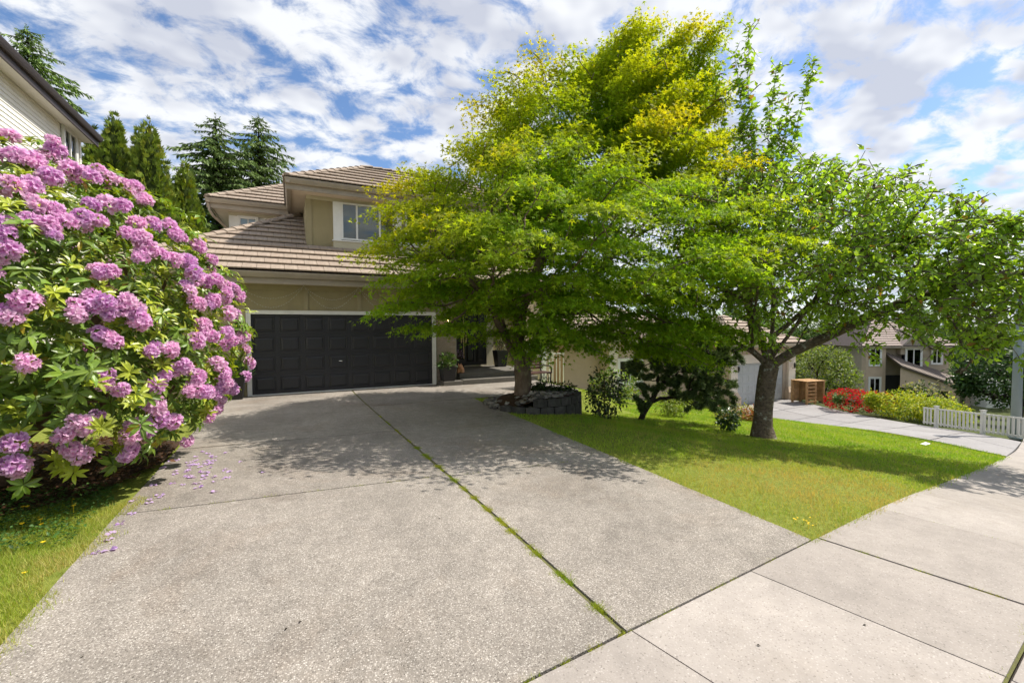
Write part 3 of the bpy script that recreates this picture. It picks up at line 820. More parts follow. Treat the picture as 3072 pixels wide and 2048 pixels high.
# windows
def window(parent, x0, x1, z0, z1, y, mull, fw_=.05, frame='white_trim', cur=(), depth=.10, trim=0.0, xf=None, cmat='curtain'):
    """window in a wall facing -Y: frame, panes split at mull, dark room and curtains behind"""
    T = lambda: MB(xf)
    xs = [x0] + list(mull) + [x1]
    m = T(); m.box(x0 - .0, x1, y - .03, y + .04, z0, z0 + fw_).box(x0, x1, y - .03, y + .04, z1 - fw_, z1)
    for i, x in enumerate(xs):
        a = x if i == 0 else (x - fw_ if i == len(xs) - 1 else x - fw_ / 2)
        m.box(a, a + fw_, y - .031, y + .041, z0 + fw_, z1 - fw_)
    if trim: m.box(x0 - trim, x0, y - .04, y + .02, z0 - trim, z1 + trim).box(x1, x1 + trim, y - .04, y + .02, z0 - trim, z1 + trim).box(x0, x1, y - .041, y + .02, z1, z1 + trim).box(x0, x1, y - .06, y + .02, z0 - trim, z0)
    w = m.build('window', frame, parent)
    for a, c in zip(xs[:-1], xs[1:]):
        g = T(); g.box(a + fw_ * .5, c - fw_ * .5, y + .004, y + .010, z0 + fw_ * .6, z1 - fw_ * .6); g.build('pane', 'glass', w)
    r = T(); r.add([(x0, y + .5, z0), (x1, y + .5, z0), (x1, y + .5, z1), (x0, y + .5, z1), (x0, y + .03, z0), (x1, y + .03, z0), (x1, y + .03, z1), (x0, y + .03, z1)], [(0, 1, 2, 3), (0, 4, 5, 1), (3, 2, 6, 7), (0, 3, 7, 4), (1, 5, 6, 2)])
    r.build('room', 'room_dark', w)
    for a, c, mt in cur:
        q = T(); n = max(4, int((c - a) / .022)); vs = []
        for i in range(n + 1):
            x = lerp(a, c, i / n); yy = y + .11 + .022 * math.sin(i * 1.35) + .008 * math.sin(i * .43)
            vs += [(x, yy, z0 + .01), (x, yy, z1 - .01)]
        q.add(vs, [(2 * i, 2 * i + 2, 2 * i + 3, 2 * i + 1) for i in range(n)]); q.build('curtain', mt, w)
    return w
window(house, 1.43, 3.05, 4.31, 5.45, 14.60, (1.89, 2.58), .055, cur=((1.47, 1.88, 'curtain'), (1.92, 2.2, 'green_curtain'), (2.75, 3.0, 'curtain')))
b = MB(); b.box(1.20, 1.43, 14.585, 14.655, 4.27, 5.45).box(3.05, 3.28, 14.585, 14.655, 4.27, 5.45); b.build('window_trim', 'white_trim', house)
b = MB(); b.box(.455, 8.6, 14.615, 14.652, 5.45, 5.72); b.build('frieze_board', 'cream_trim', house)
b = MB(); b.box(1.19, 5.0, 14.50, 14.652, 3.85, 4.235); b.build('window_box', 'cream_trim', house)
b = MB(); b.box(1.16, 5.03, 14.47, 14.653, 4.238, 4.272); b.build('window_sill', 'white_trim', house)
for x in (.53, ):
    b = MB(); b.box(x - .075, x + .075, 14.627, 14.652, 3.9, 5.45); b.build('corner_board', 'tan_board', house)
b = MB(); b.box(.435, .459, 14.64, 21, 3.9, 5.45); b.build('side_board', 'tan_board', house)
window(house, 3.4, 4.9, 4.31, 5.45, 14.60, (4.15,), .055, cur=((3.5, 3.8, 'curtain'),))
# wing window
window(house, -1.55, -1.02, 4.75, 5.42, 17.92, (-1.28,), .045, trim=.05)
b = MB(); b.box(-1.86, .45, 17.90, 17.952, 5.46, 5.72); b.build('frieze_board', 'cream_trim', house)

# porch: steps, double door, trim, railing
st = MB(); st.box(4.12, 7.55, 12.86, 13.20, -.6, -.04).box(4.12, 7.55, 13.20, 15.62, -.6, .12)
b = MB(); b.box(4.74, 7.4, 12.86, 13.215, -.7, -.04); b.build('step', 'porch_concrete', house, bevel=.012)
b = MB(); b.box(4.74, 7.4, 13.218, 15.62, -.7, .12); b.build('porch_floor', 'porch_concrete', house, bevel=.012)
b = MB(); b.box(4.1, 4.738, 12.86, 13.4, -.7, -.06); b.build('step', 'porch_concrete', house, bevel=.012)
YD = 15.56
fd = None
for x0, x1 in ((4.83, 5.735), (5.765, 6.665)):
    d = MB(); d.box(x0, x1, YD, YD + .05, .16, 2.30); d = d.build('front_door', 'black_door', house)
    for cx_ in (.27, .73):
        for z0, z1 in ((.30, 1.05), (1.2, 2.15)):
            place('panel', raised_panel(.30, z1 - z0, .018, .03, 'black_door'), d, (lerp(x0, x1, cx_), YD - .0005, (z0 + z1) / 2))
    hx = x1 - .075 if x0 < 5 else x0 + .075
    k = MB(); k.box(hx - .022, hx + .022, YD - .012, YD - .001, 1.0, 1.30).tube([(hx, YD - .012, 1.27), (hx, YD - .06, 1.25), (hx, YD - .07, 1.15), (hx, YD - .06, 1.04), (hx, YD - .012, 1.02)], .012, 6)
    k.build('handle', 'brass', d)
    k = MB(); k.lathe((0, 0, 0), [(.032, 0), (.032, .012), (.02, .018), (.02, .026)], 12); k.xf = Matrix.Translation((hx, YD - .001, 1.42)) @ Matrix.Rotation(PI / 2, 4, 'X'); k.build('lock', 'brass', d)
b = MB(); b.box(5.737, 5.763, YD - .02, YD + .04, .16, 2.30); b.build('astragal', 'brass', house)
b = MB(); b.box(4.74, 6.70, YD - .05, YD + .06, .122, .158); b.build('door_sill', 'cream_trim', house)
b = MB(); b.box(6.67, 6.95, YD - .03, YD + .06, .12, 2.42).box(4.74, 4.83, YD - .03, YD + .06, .16, 2.42).box(4.83, 6.67, YD - .03, YD + .06, 2.302, 2.42); b.build('door_frame', 'cream_trim', house)
# porch post and white railing on the right of the porch
b = MB(); b.box(7.62, 7.78, 12.98, 13.14, -1.2, 2.76); b.build('porch_post', 'white_trim', house)
rl = MB(); rl.box(6.55, 7.62, 13.04, 13.08, .98, 1.02).box(6.55, 7.62, 13.04, 13.08, .22, .25); ra = rl.build('railing', 'white_trim', house)
for i in range(9):
    q = MB(); x = 6.6 + i * .12; q.box(x - .012, x + .012, 13.05, 13.07, .25, .98); q.build('baluster', 'white_trim', ra)
rl = MB(); rl.box(7.78, 8.75, 13.30, 13.34, .62, .66); ra = rl.build('railing', 'white_trim', house)
for i in range(7):
    q = MB(); x = 7.84 + i * .145; q.box(x - .012, x + .012, 13.31, 13.33, -1.0, .62); q.build('baluster', 'white_trim', ra)

# lantern by the door (lit)
LX, LZ = 4.40, 1.78
ln = thing('wall_lantern', 'lit coach lantern with a pewter cap on the brick pier', 'lantern', (LX, YG - .01, LZ))
MB().lathe((LX, YG - .13, LZ), [(.012, .26), (.018, .245), (.008, .23), (.012, .20), (.05, .165), (.085, .125), (.088, .11), (.06, .11)], 12).build('lantern_cap', 'pewter', ln, True)
MB().lathe((LX, YG - .13, LZ), [(.060, .108), (.052, .0), (.035, -.03)], 8).build('lantern_glass', 'lamp_glass', ln)
MB().lathe((LX, YG - .13, LZ), [(.004, .10), (.022, .085), (.03, .05), (.022, .01), (.01, -.02)], 10).build('bulb', 'bulb', ln, True)
fr = MB()
for i in range(6):
    a = PI / 3 * i; fr.tube([(LX + .062 * math.cos(a), YG - .13 + .062 * math.sin(a), LZ + .108), (LX + .037 * math.cos(a), YG - .13 + .037 * math.sin(a), LZ - .03)], .005, 4)
fr.lathe((LX, YG - .13, LZ), [(.042, -.03), (.045, -.045), (.03, -.07), (.018, -.10), (.01, -.14), (.003, -.15)], 10)
fr.tube([(LX, YG - .13, LZ - .08), (LX, YG - .08, LZ - .12), (LX, YG - .005, LZ - .10)], .012, 6).box(LX - .04, LX + .04, YG - .012, YG - .004, LZ - .17, LZ - .03)
fr.build('bracket', 'dark_metal', ln)
pl = bpy.data.lights.new('lantern_light', 'POINT'); pl.energy = 2.2; pl.color = (1.0, .62, .30); pl.shadow_soft_size = .03
plo = bpy.data.objects.new('lantern_light', pl); COL.objects.link(plo); plo.parent = ln; plo.location = (0, -.16, .05)

# clear icicle-light swags on the garage wall
for k, (xa, xb) in enumerate(((-1.28, 0.32), (0.32, 1.74), (1.74, 3.15))):
    t = MB(); y = YG - .052
    def sw(xa_, xb_, top, sag, n=26):
        return [(lerp(xa_, xb_, i / n), y + .004 * math.sin(i * 2.1), top - sag * (1 - (2 * i / n - 1) ** 2) + .008 * math.sin(i * 3.7)) for i in range(n + 1)]
    for top, sag in ((2.74, .60), (2.74, .36)):
        p = sw(xa, xb, top, sag); t.tube(p, .0016, 4)
        for q in p[1:-1]:
            t.box(q[0] - .005, q[0] + .005, y - .012, y - .004, q[2] - .016, q[2] + .004)
    tag(t.build('light_string', 'wire_clear'), ['swag of unlit clear string lights over the garage door, nearest the rhododendron', 'swag of unlit clear string lights over the middle of the garage door', 'swag of unlit clear string lights over the garage door, partly behind the maple'][k], 'string lights', 'string lights on the garage wall')

# ------------------------------------------------------------------ plants: leaves and branches
def unit(a): return a / np.maximum(np.linalg.norm(a, axis=-1, keepdims=True), 1e-9)
T_OVATE = (np.array([(0, 0, 0), (-.30, .38, .07), (.30, .38, .07), (0, .45, 0), (0, 1.0, -.08)]), np.array([(0, 2, 3), (0, 3, 1), (3, 2, 4), (3, 4, 1)]))
T_LONG = (np.array([(0, 0, 0), (-.13, .30, .05), (.13, .30, .05), (-.145, .65, .02), (.145, .65, .02), (0, .33, 0), (0, .68, -.05), (0, 1.0, -.20)]),
          np.array([(0, 2, 5), (0, 5, 1), (1, 5, 6), (1, 6, 3), (5, 2, 4), (5, 4, 6), (3, 6, 7), (6, 4, 7)]))
def _palm():
    V = []; F = []
    for a, l in ((-1.25, .62), (-.62, .92), (0, 1.0), (.62, .92), (1.25, .62)):
        d = np.array([math.sin(a), math.cos(a)]); s = np.array([d[1], -d[0]]); n = len(V)
        V += [(*(d * .0), 0), (*(d * l * .45 + s * .13), .03), (*(d * l), -.10), (*(d * l * .45 - s * .13), .03)]
        F += [(n, n + 1, n + 2), (n, n + 2, n + 3)]
    return np.array(V), np.array(F)
T_PALM = _palm()
def _palm3():
    V = []; F = []
    for a, l in ((-.95, .8), (0, 1.0), (.95, .8)):
        d = np.array([math.sin(a), math.cos(a)]); s = np.array([d[1], -d[0]]); n = len(V)
        V += [(*(-s * .17), 0), (*(s * .17), 0), (*(d * l), -.12)]
        F += [(n, n + 1, n + 2)]
    return np.array(V), np.array(F)
T_PALM3 = _palm3()
T_BLADE = (np.array([(-.09, 0, 0), (.09, 0, 0), (0, 1, 0)]), np.array([(0, 1, 2)]))
T_DIAM = (np.array([(0, 0, 0), (.28, .45, .03), (0, 1, -.05), (-.28, .45, .03)]), np.array([(0, 1, 2), (0, 2, 3)]))
def _spray():
    V = [(0, 0, 0)]; F = []
    for a, l in ((-.9, .55), (-.45, .85), (0, 1.0), (.45, .85), (.9, .55)):
        d = np.array([math.sin(a), math.cos(a)]); s = np.array([d[1], -d[0]]); n = len(V)
        V += [(*(d * l * .5 + s * .10), .02), (*(d * l), -.03), (*(d * l * .5 - s * .10), .02)]
        F += [(0, n, n + 1), (0, n + 1, n + 2)]
    return np.array(V), np.array(F)
T_SPRAY = _spray()

def leafmesh(name, tpl, P, D, Nn, S, C, mat, grad=None):
    """one mesh of many leaves: positions P, pointing D, facing Nn, length S, colour C"""
    tv, tf = tpl; n = len(P); k = len(tv)
    D = unit(D); X = unit(np.cross(D, Nn)); Z = np.cross(X, D)
    S = np.broadcast_to(np.asarray(S, float), (n,))
    V = P[:, None, :] + S[:, None, None] * (tv[None, :, 0:1] * X[:, None, :] + tv[None, :, 1:2] * D[:, None, :] + tv[None, :, 2:3] * Z[:, None, :])
    F = (tf[None] + (np.arange(n) * k)[:, None, None]).reshape(-1, 3)
    C = np.clip(C, 0.002, 1)
    CC = np.repeat(C, k, axis=0)
    if grad is not None:                       # (weight per template vertex, tip colour)
        w = np.tile(np.asarray(grad[0], float), n)[:, None]; CC = CC * (1 - w) + np.asarray(grad[1]) * w
    return npmesh(name, V.reshape(-1, 3), F, mat, CC)

def rand_dirs(n): return unit(RNG.normal(size=(n, 3)))
def in_union(n, ells, shell=0.0, zmin=-99):
    """n random points inside a union of ellipsoids ((centre), (radii), weight); shell keeps the outer part"""
    w = np.array([e[1][0] * e[1][1] * e[1][2] * (e[2] if len(e) > 2 else 1) for e in ells]); w /= w.sum(); out = []
    while sum(len(o) for o in out) < n:
        k = RNG.choice(len(ells), size=n, p=w)
        C = np.array([e[0] for e in ells])[k]; R = np.array([e[1] for e in ells])[k]
        r = RNG.uniform(shell ** 3, 1, n) ** (1 / 3)
        P = C + rand_dirs(n) * r[:, None] * R
        if shell > 0:
            keep = np.ones(n, bool)
            for j, e in enumerate(ells):
                q = np.linalg.norm((P - np.array(e[0])) / np.array(e[1]), axis=1)
                keep &= (q >= shell * 0.93) | (k == j)
            P = P[keep]
        out.append(P[P[:, 2] > zmin])
    return np.concatenate(out)[:n]

def colonize(stems, A, step=0.25, infl=2.5, kill=0.4, iters=140, bias=(0, 0, 0.05)):
    """space colonisation: grow a branch skeleton from the stem polylines to the attractors"""
    pos = []; par = []
    for st in stems:
        prev = -1 if isinstance(st[0], tuple) else st[0]
        pts = st if prev == -1 else st[1:]
        if isinstance(st[0], str): pass
        for p in pts:
            p = np.array(p, float)
            if prev >= 0:
                q = pos[prev]; m = max(1, int(np.linalg.norm(p - q) / step))
                for i in range(1, m + 1): pos.append(q + (p - q) * i / m); par.append(prev if i == 1 else len(pos) - 2)
                prev = len(pos) - 1
            else: pos.append(p); par.append(-1); prev = len(pos) - 1
    pos = list(pos); A = A.copy(); bias = np.array(bias)
    NP = np.array(pos); near = np.full(len(A), -1); nd = np.full(len(A), 1e9)
    for i in range(len(NP)):
        d = np.linalg.norm(A - NP[i], axis=1); m = d < nd; near[m] = i; nd[m] = d[m]
    for it in range(iters):
        act = nd < infl
        if not act.any():
            infl *= 1.4
            if infl > 40: break
            continue
        acc = {}
        dirs = unit(A[act] - np.array(pos)[near[act]])
        idx = near[act]; s = np.zeros((len(pos), 3)); np.add.at(s, idx, dirs)
        new = []
        for i in np.unique(idx):
            v = s[i] / max(np.linalg.norm(s[i]), 1e-6) + bias + RNG.normal(0, .08, 3)
            v /= np.linalg.norm(v); p = pos[i] + v * step
            new.append((p, i))
        st = len(pos)
        for p, i in new: pos.append(p); par.append(int(i))
        for k in range(st, len(pos)):
            d = np.linalg.norm(A - pos[k], axis=1); m = d < nd - 1e-4; near[m] = k; nd[m] = d[m]
        keep = nd > kill
        A, near, nd = A[keep], near[keep], nd[keep]
        if len(A) == 0: break
    return np.array(pos), np.array(par)
def radii(par, r_tip, r_base, expo=2.4):
    n = len(par); w = np.zeros(n); ch = np.zeros(n, int)
    for p in par:
        if p >= 0: ch[p] += 1
    for i in range(n - 1, -1, -1):
        if ch[i] == 0: w[i] = 1.0
        if par[i] >= 0: w[par[i]] += w[i]
    w = w / w.max()
    r = r_tip + (r_base - r_tip) * w ** (1 / expo)
    return r, ch
def branchmesh(name, pos, par, r, mat, kbig=9, ksmall=4, rmin=0.0):
    n = len(pos); dirv = np.zeros((n, 3)); main = np.full(n, -1)
    for i in range(n):
        p = par[i]
        if p >= 0:
            dirv[i] = pos[i] - pos[p]
            if main[p] < 0 or r[i] > r[main[p]]: main[p] = i
    for i in range(n):
        if par[i] < 0 and main[i] >= 0: dirv[i] = dirv[main[i]]
    dirv = unit(dirv)
    for i in range(n):
        if main[i] >= 0: dirv[i] = unit(dirv[i] + dirv[main[i]])
    ref = np.array([0.3, 0.9, 0.1])
    def ring(c, d, rad, k):
        a = np.cross(d, ref); a /= max(np.linalg.norm(a), 1e-6); b = np.cross(d, a)
        w = np.arange(k) * 2 * PI / k
        return c + rad * (np.cos(w)[:, None] * a + np.sin(w)[:, None] * b)
    V = []; F = []; o = 0
    for i in range(n):
        p = par[i]
        if p < 0 or r[i] < rmin: continue
        k = kbig if r[i] > .03 else (6 if r[i] > .012 else ksmall)
        if k == 4: k = 3
        if main[p] == i: A = ring(pos[p], dirv[p], r[p] if r[p] < r[i] * 1.6 else r[i] * 1.6, k)
        else: A = ring(pos[p], dirv[i], min(r[p] * .9, r[i] * 1.25), k)
        B = ring(pos[i], dirv[i], r[i], k)
        V.append(A); V.append(B)
        F += [(o + j, o + (j + 1) % k, o + k + (j + 1) % k, o + k + j) for j in range(k)]; o += 2 * k
    return npmesh(name, np.concatenate(V), F, mat, smooth=True)

def colonize_from(nodes, pr, A, step, infl, kill, iters, bias):
    pos = [np.array(p) for p in nodes]; par = list(pr); bias = np.array(bias); A = A.copy()
    near = np.full(len(A), -1); nd = np.full(len(A), 1e9)
    for i, p in enumerate(pos):
        d = np.linalg.norm(A - p, axis=1); m = d < nd; near[m] = i; nd[m] = d[m]
    for it in range(iters):
        act = nd < infl
        if not act.any():
            infl *= 1.4
            if infl > 40: break
            continue
        PP = np.array(pos); s = np.zeros((len(pos), 3)); np.add.at(s, near[act], unit(A[act] - PP[near[act]])); st = len(pos)
        for i in np.unique(near[act]):
            v = s[i] / max(np.linalg.norm(s[i]), 1e-6) + bias + RNG.normal(0, .10, 3); v /= np.linalg.norm(v)
            pos.append(pos[i] + v * step); par.append(int(i))
        for k in range(st, len(pos)):
            d = np.linalg.norm(A - pos[k], axis=1); m = d < nd - 1e-4; near[m] = k; nd[m] = d[m]
        keep = nd > kill; A, near, nd = A[keep], near[keep], nd[keep]
        if len(A) == 0: break
    return np.array(pos), np.array(par)
def limbs(lines, step=.2, jit=.012):
    nodes = []; pr = []
    for L in lines:
        L = [np.array(p, float) for p in L]
        if nodes:
            prev = int(np.argmin([np.linalg.norm(n - L[0]) for n in nodes])); pts = L[1:]
        else: nodes.append(L[0]); pr.append(-1); prev = 0; pts = L[1:]
        for p in pts:
            q = nodes[prev]; m = max(1, int(np.linalg.norm(p - q) / step))
            for i in range(1, m + 1):
                nodes.append(q + (p - q) * i / m + (RNG.normal(0, jit, 3) if i < m else 0)); pr.append(prev); prev = len(nodes) - 1
    return nodes, pr

# ------------------------------------------------------------------ rhododendron
BC, BR = np.array((-2.9, 6.2, 1.5)), np.array((2.3, 2.2, 1.95))
TRUSS = [(-1.95,4.96,2.97),(-1.86,5.03,2.97),(-1.73,4.93,2.83),(-1.71,5.2,2.99),(-1.63,5.25,2.97),(-1.62,5.57,3.1),(-1.54,5.59,3.05),(-1.47,5.7,3.04),(-1.5,6.05,3.05),(-1.29,5.61,2.88),(-1.85,4.64,2.66),(-1.78,4.73,2.7),(-1.69,4.63,2.52),(-1.64,4.67,2.52),(-1.72,4.52,2.4),(-1.63,4.56,2.38),(-1.56,4.66,2.44),(-1.49,4.76,2.49),(-1.42,4.83,2.49),(-1.41,5.04,2.68),(-1.25,4.95,2.41),(-1.23,5.11,2.55),(-1.16,5.31,2.61),(-1.07,5.5,2.62),(-1.01,5.48,2.53),(-1.14,5.0,2.31),(-1.05,5.09,2.27),(-0.98,5.18,2.25),(-0.9,5.32,2.25),(-0.88,5.75,2.47),(-0.78,5.87,2.35),(-1.81,4.41,2.32),(-1.76,4.35,2.15),(-1.3,4.65,2.06),(-1.67,4.29,1.79),(-1.72,4.25,1.68),(-1.44,4.43,1.71),(-1.36,4.5,1.77),(-1.29,4.56,1.74),(-1.19,4.66,1.74),(-1.15,4.69,1.65),(-1.27,4.56,1.49),(-0.85,5.29,2.09),(-0.78,5.42,2.07),(-0.86,5.16,1.95),(-0.83,5.17,1.85),(-0.69,5.75,2.1),(-0.64,5.77,1.98),(-0.65,6.35,2.08),(-0.58,6.36,1.98),(-0.72,5.41,1.88),(-0.61,5.7,1.76),(-0.62,6.39,1.77),(-0.77,5.21,1.63),(-1.66,4.27,1.36),(-1.08,4.75,1.4),(-0.97,4.88,1.41),(-0.82,5.12,1.48),(-0.72,5.32,1.52),(-0.64,5.54,1.42),(-0.53,6.15,1.5),(-0.52,6.37,1.34),(-0.48,6.34,1.17),(-1.32,4.54,1.22),(-1.25,4.63,1.1),(-1.07,4.84,1.1),(-0.89,5.03,1.23),(-0.82,5.2,1.13),(-0.7,5.41,1.24),(-0.65,5.64,1.13),(-0.86,5.19,1.02),(-0.78,5.4,0.95),(-0.69,5.61,0.99),(-0.72,6.33,0.87),(-1.5,4.5,0.89),(-1.46,4.56,0.85),(-1.56,4.51,0.8),(-1.26,4.85,0.68),(-1.18,4.92,0.72),(-1.09,4.98,0.78),(-1.02,5.14,0.72),(-1.09,4.9,0.91),(-1.78,4.37,0.79),(-1.53,4.67,0.59),(-1.0,5.61,0.42),(-0.82,5.72,0.64),(-1.81,4.47,0.59),(-1.32,4.93,0.51),(-1.91,5.55,3.23),(-0.81,6.27,0.63)]
rh = thing('rhododendron', 'huge rhododendron covered in pinkish purple blossoms beside the driveway', 'shrub', (-2.9, 6.3, 0.1))
def lumpy(d):
    a = np.arctan2(d[:, 1], d[:, 0]); e = d[:, 2]
    return 1 + .05 * np.sin(5 * a + 3 * e) + .04 * np.sin(9 * a - 7 * e + 1) + .03 * np.cos(13 * a + 11 * e)
def rhodo():
    global RNG; RNG = np.random.default_rng(24); random.seed(24)
    # woody stems from the base to the shell
    A = BC + rand_dirs(420) * BR * RNG.uniform(.6, .93, (420, 1)); A = A[A[:, 2] > .5]
    stems = [[(-2.55, 5.95, .05), (-2.5, 5.9, .5)], [(-2.9, 6.35, .05), (-3.0, 6.4, .6)], [(-2.3, 6.4, .05), (-2.0, 6.4, .6)], [(-2.75, 5.6, .05), (-2.7, 5.3, .55)]]
    pos, par = colonize(stems, A, .2, 1.6, .35, 60)
    r, ch = radii(par, .006, .055)
    root = np.zeros(len(par), int)
    for i, p in enumerate(par): root[i] = i if p < 0 else root[p]
    for q in np.unique(root):
        idx = np.where(root == q)[0]; mp_ = {int(a): k for k, a in enumerate(idx)}
        if len(idx) > 3: place('stem', branchmesh('stem', pos[idx], np.array([mp_.get(int(par[a]), -1) for a in idx]), r[idx], 'stem_bark'), rh)
    tr = np.array(TRUSS)
    tdir = unit((tr - BC) / BR ** 2)
    # further trusses on the sides the street does not see
    ex = rand_dirs(150); ex = ex[(ex[:, 0] < .3) & (ex[:, 2] > -.35) & (((ex[:, 0] * -.45 + ex[:, 1] * -.9) < .1) | (ex[:, 0] < -.45))]
    exP = BC + ex * BR * 1.02
    # blossom: a dome of five-petalled florets
    TINT = [(.78, .33, .64), (.84, .40, .67), (.70, .28, .62), (.81, .36, .68), (.62, .24, .58), (.86, .48, .71)]
    def truss_mesh(seed):
        rg = np.random.default_rng(seed); P = []; D = []; Nn = []; C = []; S = []
        nf = 19
        for i in range(nf):
            zz = 1 - (i + .5) / nf * 1.25; ph = i * 2.39996 + rg.normal(0, .15)
            rr = math.sqrt(max(0, 1 - zz * zz)); fdir = np.array([rr * math.cos(ph), rr * math.sin(ph), zz]); fdir = unit(fdir + rg.normal(0, .12, 3))
            fc = fdir * np.array([.058, .058, .054]) * rg.uniform(.8, 1.15)
            t1 = unit(np.cross(fdir, [.31, .2, .9])); t2 = np.cross(fdir, t1); ro = rg.uniform(0, 6.28)
            sh = rg.uniform(.72, 1.15)
            for k in range(5):
                a = ro + k * 2 * PI / 5 + rg.normal(0, .15); dd = math.cos(a) * t1 + math.sin(a) * t2
                P.append(fc); D.append(dd + fdir * rg.uniform(.45, 1.5)); Nn.append(fdir - dd * .6 + rg.normal(0, .35, 3)); S.append(rg.uniform(.044, .062))
                base = np.array(TINT[seed % 6]) * (1 if k else .78)
                C.append(base * sh * rg.uniform(.85, 1.12))
        P, D, Nn, S, C = map(np.array, (P, D, Nn, S, C))
        tpl = (np.array([(0, 0, 0), (-.26, .42, .10), (.26, .42, .10), (-.30, .84, -.04), (.30, .84, -.04), (0, .55, .0), (0, 1.0, -.16)]), np.array([(0, 2, 5), (0, 5, 1), (1, 5, 3), (5, 2, 4), (5, 6, 3), (5, 4, 6)]))
        me = leafmesh('flower_truss', tpl, P, D, Nn, S, C, 'petal', ([0, .35, .35, .8, .8, .4, .9], tuple(min(.97, c * .55 + .43) for c in TINT[seed % 6])))
        return me
    variants = [truss_mesh(s) for s in range(6)]
    for i, (p, d) in enumerate(list(zip(tr, tdir)) + list(zip(exP, ex))):
        d = Vector(d) + Vector((0, 0, .35)) + Vector(RNG.normal(0, .15, 3)); q = d.to_track_quat('Z', 'Y').to_matrix() @ Matrix.Rotation(random.uniform(0, 6), 3, 'Z')
        # each truss is a head with close companions
        m = 1 if i >= len(tr) else (3 if random.random() < .35 else (2 if random.random() < .6 else 1))
        for k in range(m):
            off = Vector((0, 0, 0)) if k == 0 else Vector(RNG.normal(0, .062, 3)) - d * .02
            place('flower_truss', variants[RNG.integers(6)], rh, Vector(p) + off, q, random.uniform(.66, .96) if k == 0 else random.uniform(.5, .8))
    # leaf whorls at shoot tips
    n = 4300
    d = rand_dirs(n); d = d[(d[:, 2] > -.62)]
    depth = np.where(RNG.uniform(0, 1, len(d)) < .6, RNG.uniform(.93, 1.02, len(d)), RNG.uniform(.55, .93, len(d)))
    T = BC + d * BR * (depth * lumpy(d))[:, None]
    T = np.concatenate([T, tr - tdir * .035, tr - tdir * .05 + RNG.normal(0, .03, tr.shape)]); d = np.concatenate([d, tdir, tdir]); depth = np.concatenate([depth, np.ones(2 * len(tr))])
    ok = (T[:, 2] > .42 + .12 * np.sin(T[:, 0] * 5)); T, d, depth = T[ok], d[ok], depth[ok]
    # keep young shoots from sitting right on top of a blossom
    dist = np.min(np.linalg.norm(T[:, None] - tr[None], axis=2), axis=1)
    ok = (dist > .10) | (dist < .07); T, d, depth = T[ok], d[ok], depth[ok]
    P = []; D = []; Nn = []; S = []; C = []
    for t, dd, dp in zip(T, d, depth):
        ax = unit(dd * .75 + np.array([0, 0, .55]) + RNG.normal(0, .22, 3)); t1 = unit(np.cross(ax, [.3, .8, .2])); t2 = np.cross(ax, t1)
        young = RNG.uniform() < .5 and dp > .9
        nl = RNG.integers(8, 12); ph = RNG.uniform(0, 6.28)
        for k in range(nl):
            a = ph + k * 2.4; rad = math.cos(a) * t1 + math.sin(a) * t2
            lift = RNG.uniform(.15, .75) if young else RNG.uniform(-.55, .35)
            P.append(t + ax * RNG.uniform(-.04, .015)); dv = rad + ax * lift; D.append(dv); Nn.append(ax - rad * lift * .6 + RNG.normal(0, .12, 3))
            S.append(RNG.uniform(.075, .115) if young else RNG.uniform(.095, .145))
            u = RNG.uniform()
            if young: c = np.array([.37, .43, .035]) * RNG.uniform(.7, 1.2)
            elif u < .025: c = np.array([.38, .30, .03])
            else: c = np.array([.125, .215, .03]) * RNG.uniform(.55, 1.5) + np.array([.05, .04, 0]) * RNG.uniform(0, 1)
            C.append(c)
    P, D, Nn, S, C = map(np.array, (P, D, Nn, S, C))
    # the 300 nearest leaves are pieces of their own, the rest one mass
    camd = np.linalg.norm(P - np.array([0, 0, 1.6]), axis=1) - 0.5 * (P[:, 0] > -2.75)
    order = np.argsort(camd - 0.15 * C[:, 1] / .2)[:300]
    rest = np.ones(len(P), bool); rest[order] = False
    o = place('foliage', leafmesh('foliage', T_LONG, P[rest], D[rest], Nn[rest], S[rest], C[rest], 'rhodo_leaf'), rh); o['kind'] = 'stuff'
    for i in order:
        place('leaf', leafmesh('leaf', T_LONG, np.zeros((1, 3)), D[i:i + 1], Nn[i:i + 1], S[i:i + 1], C[i:i + 1], 'rhodo_leaf'), rh, P[i])
rhodo()

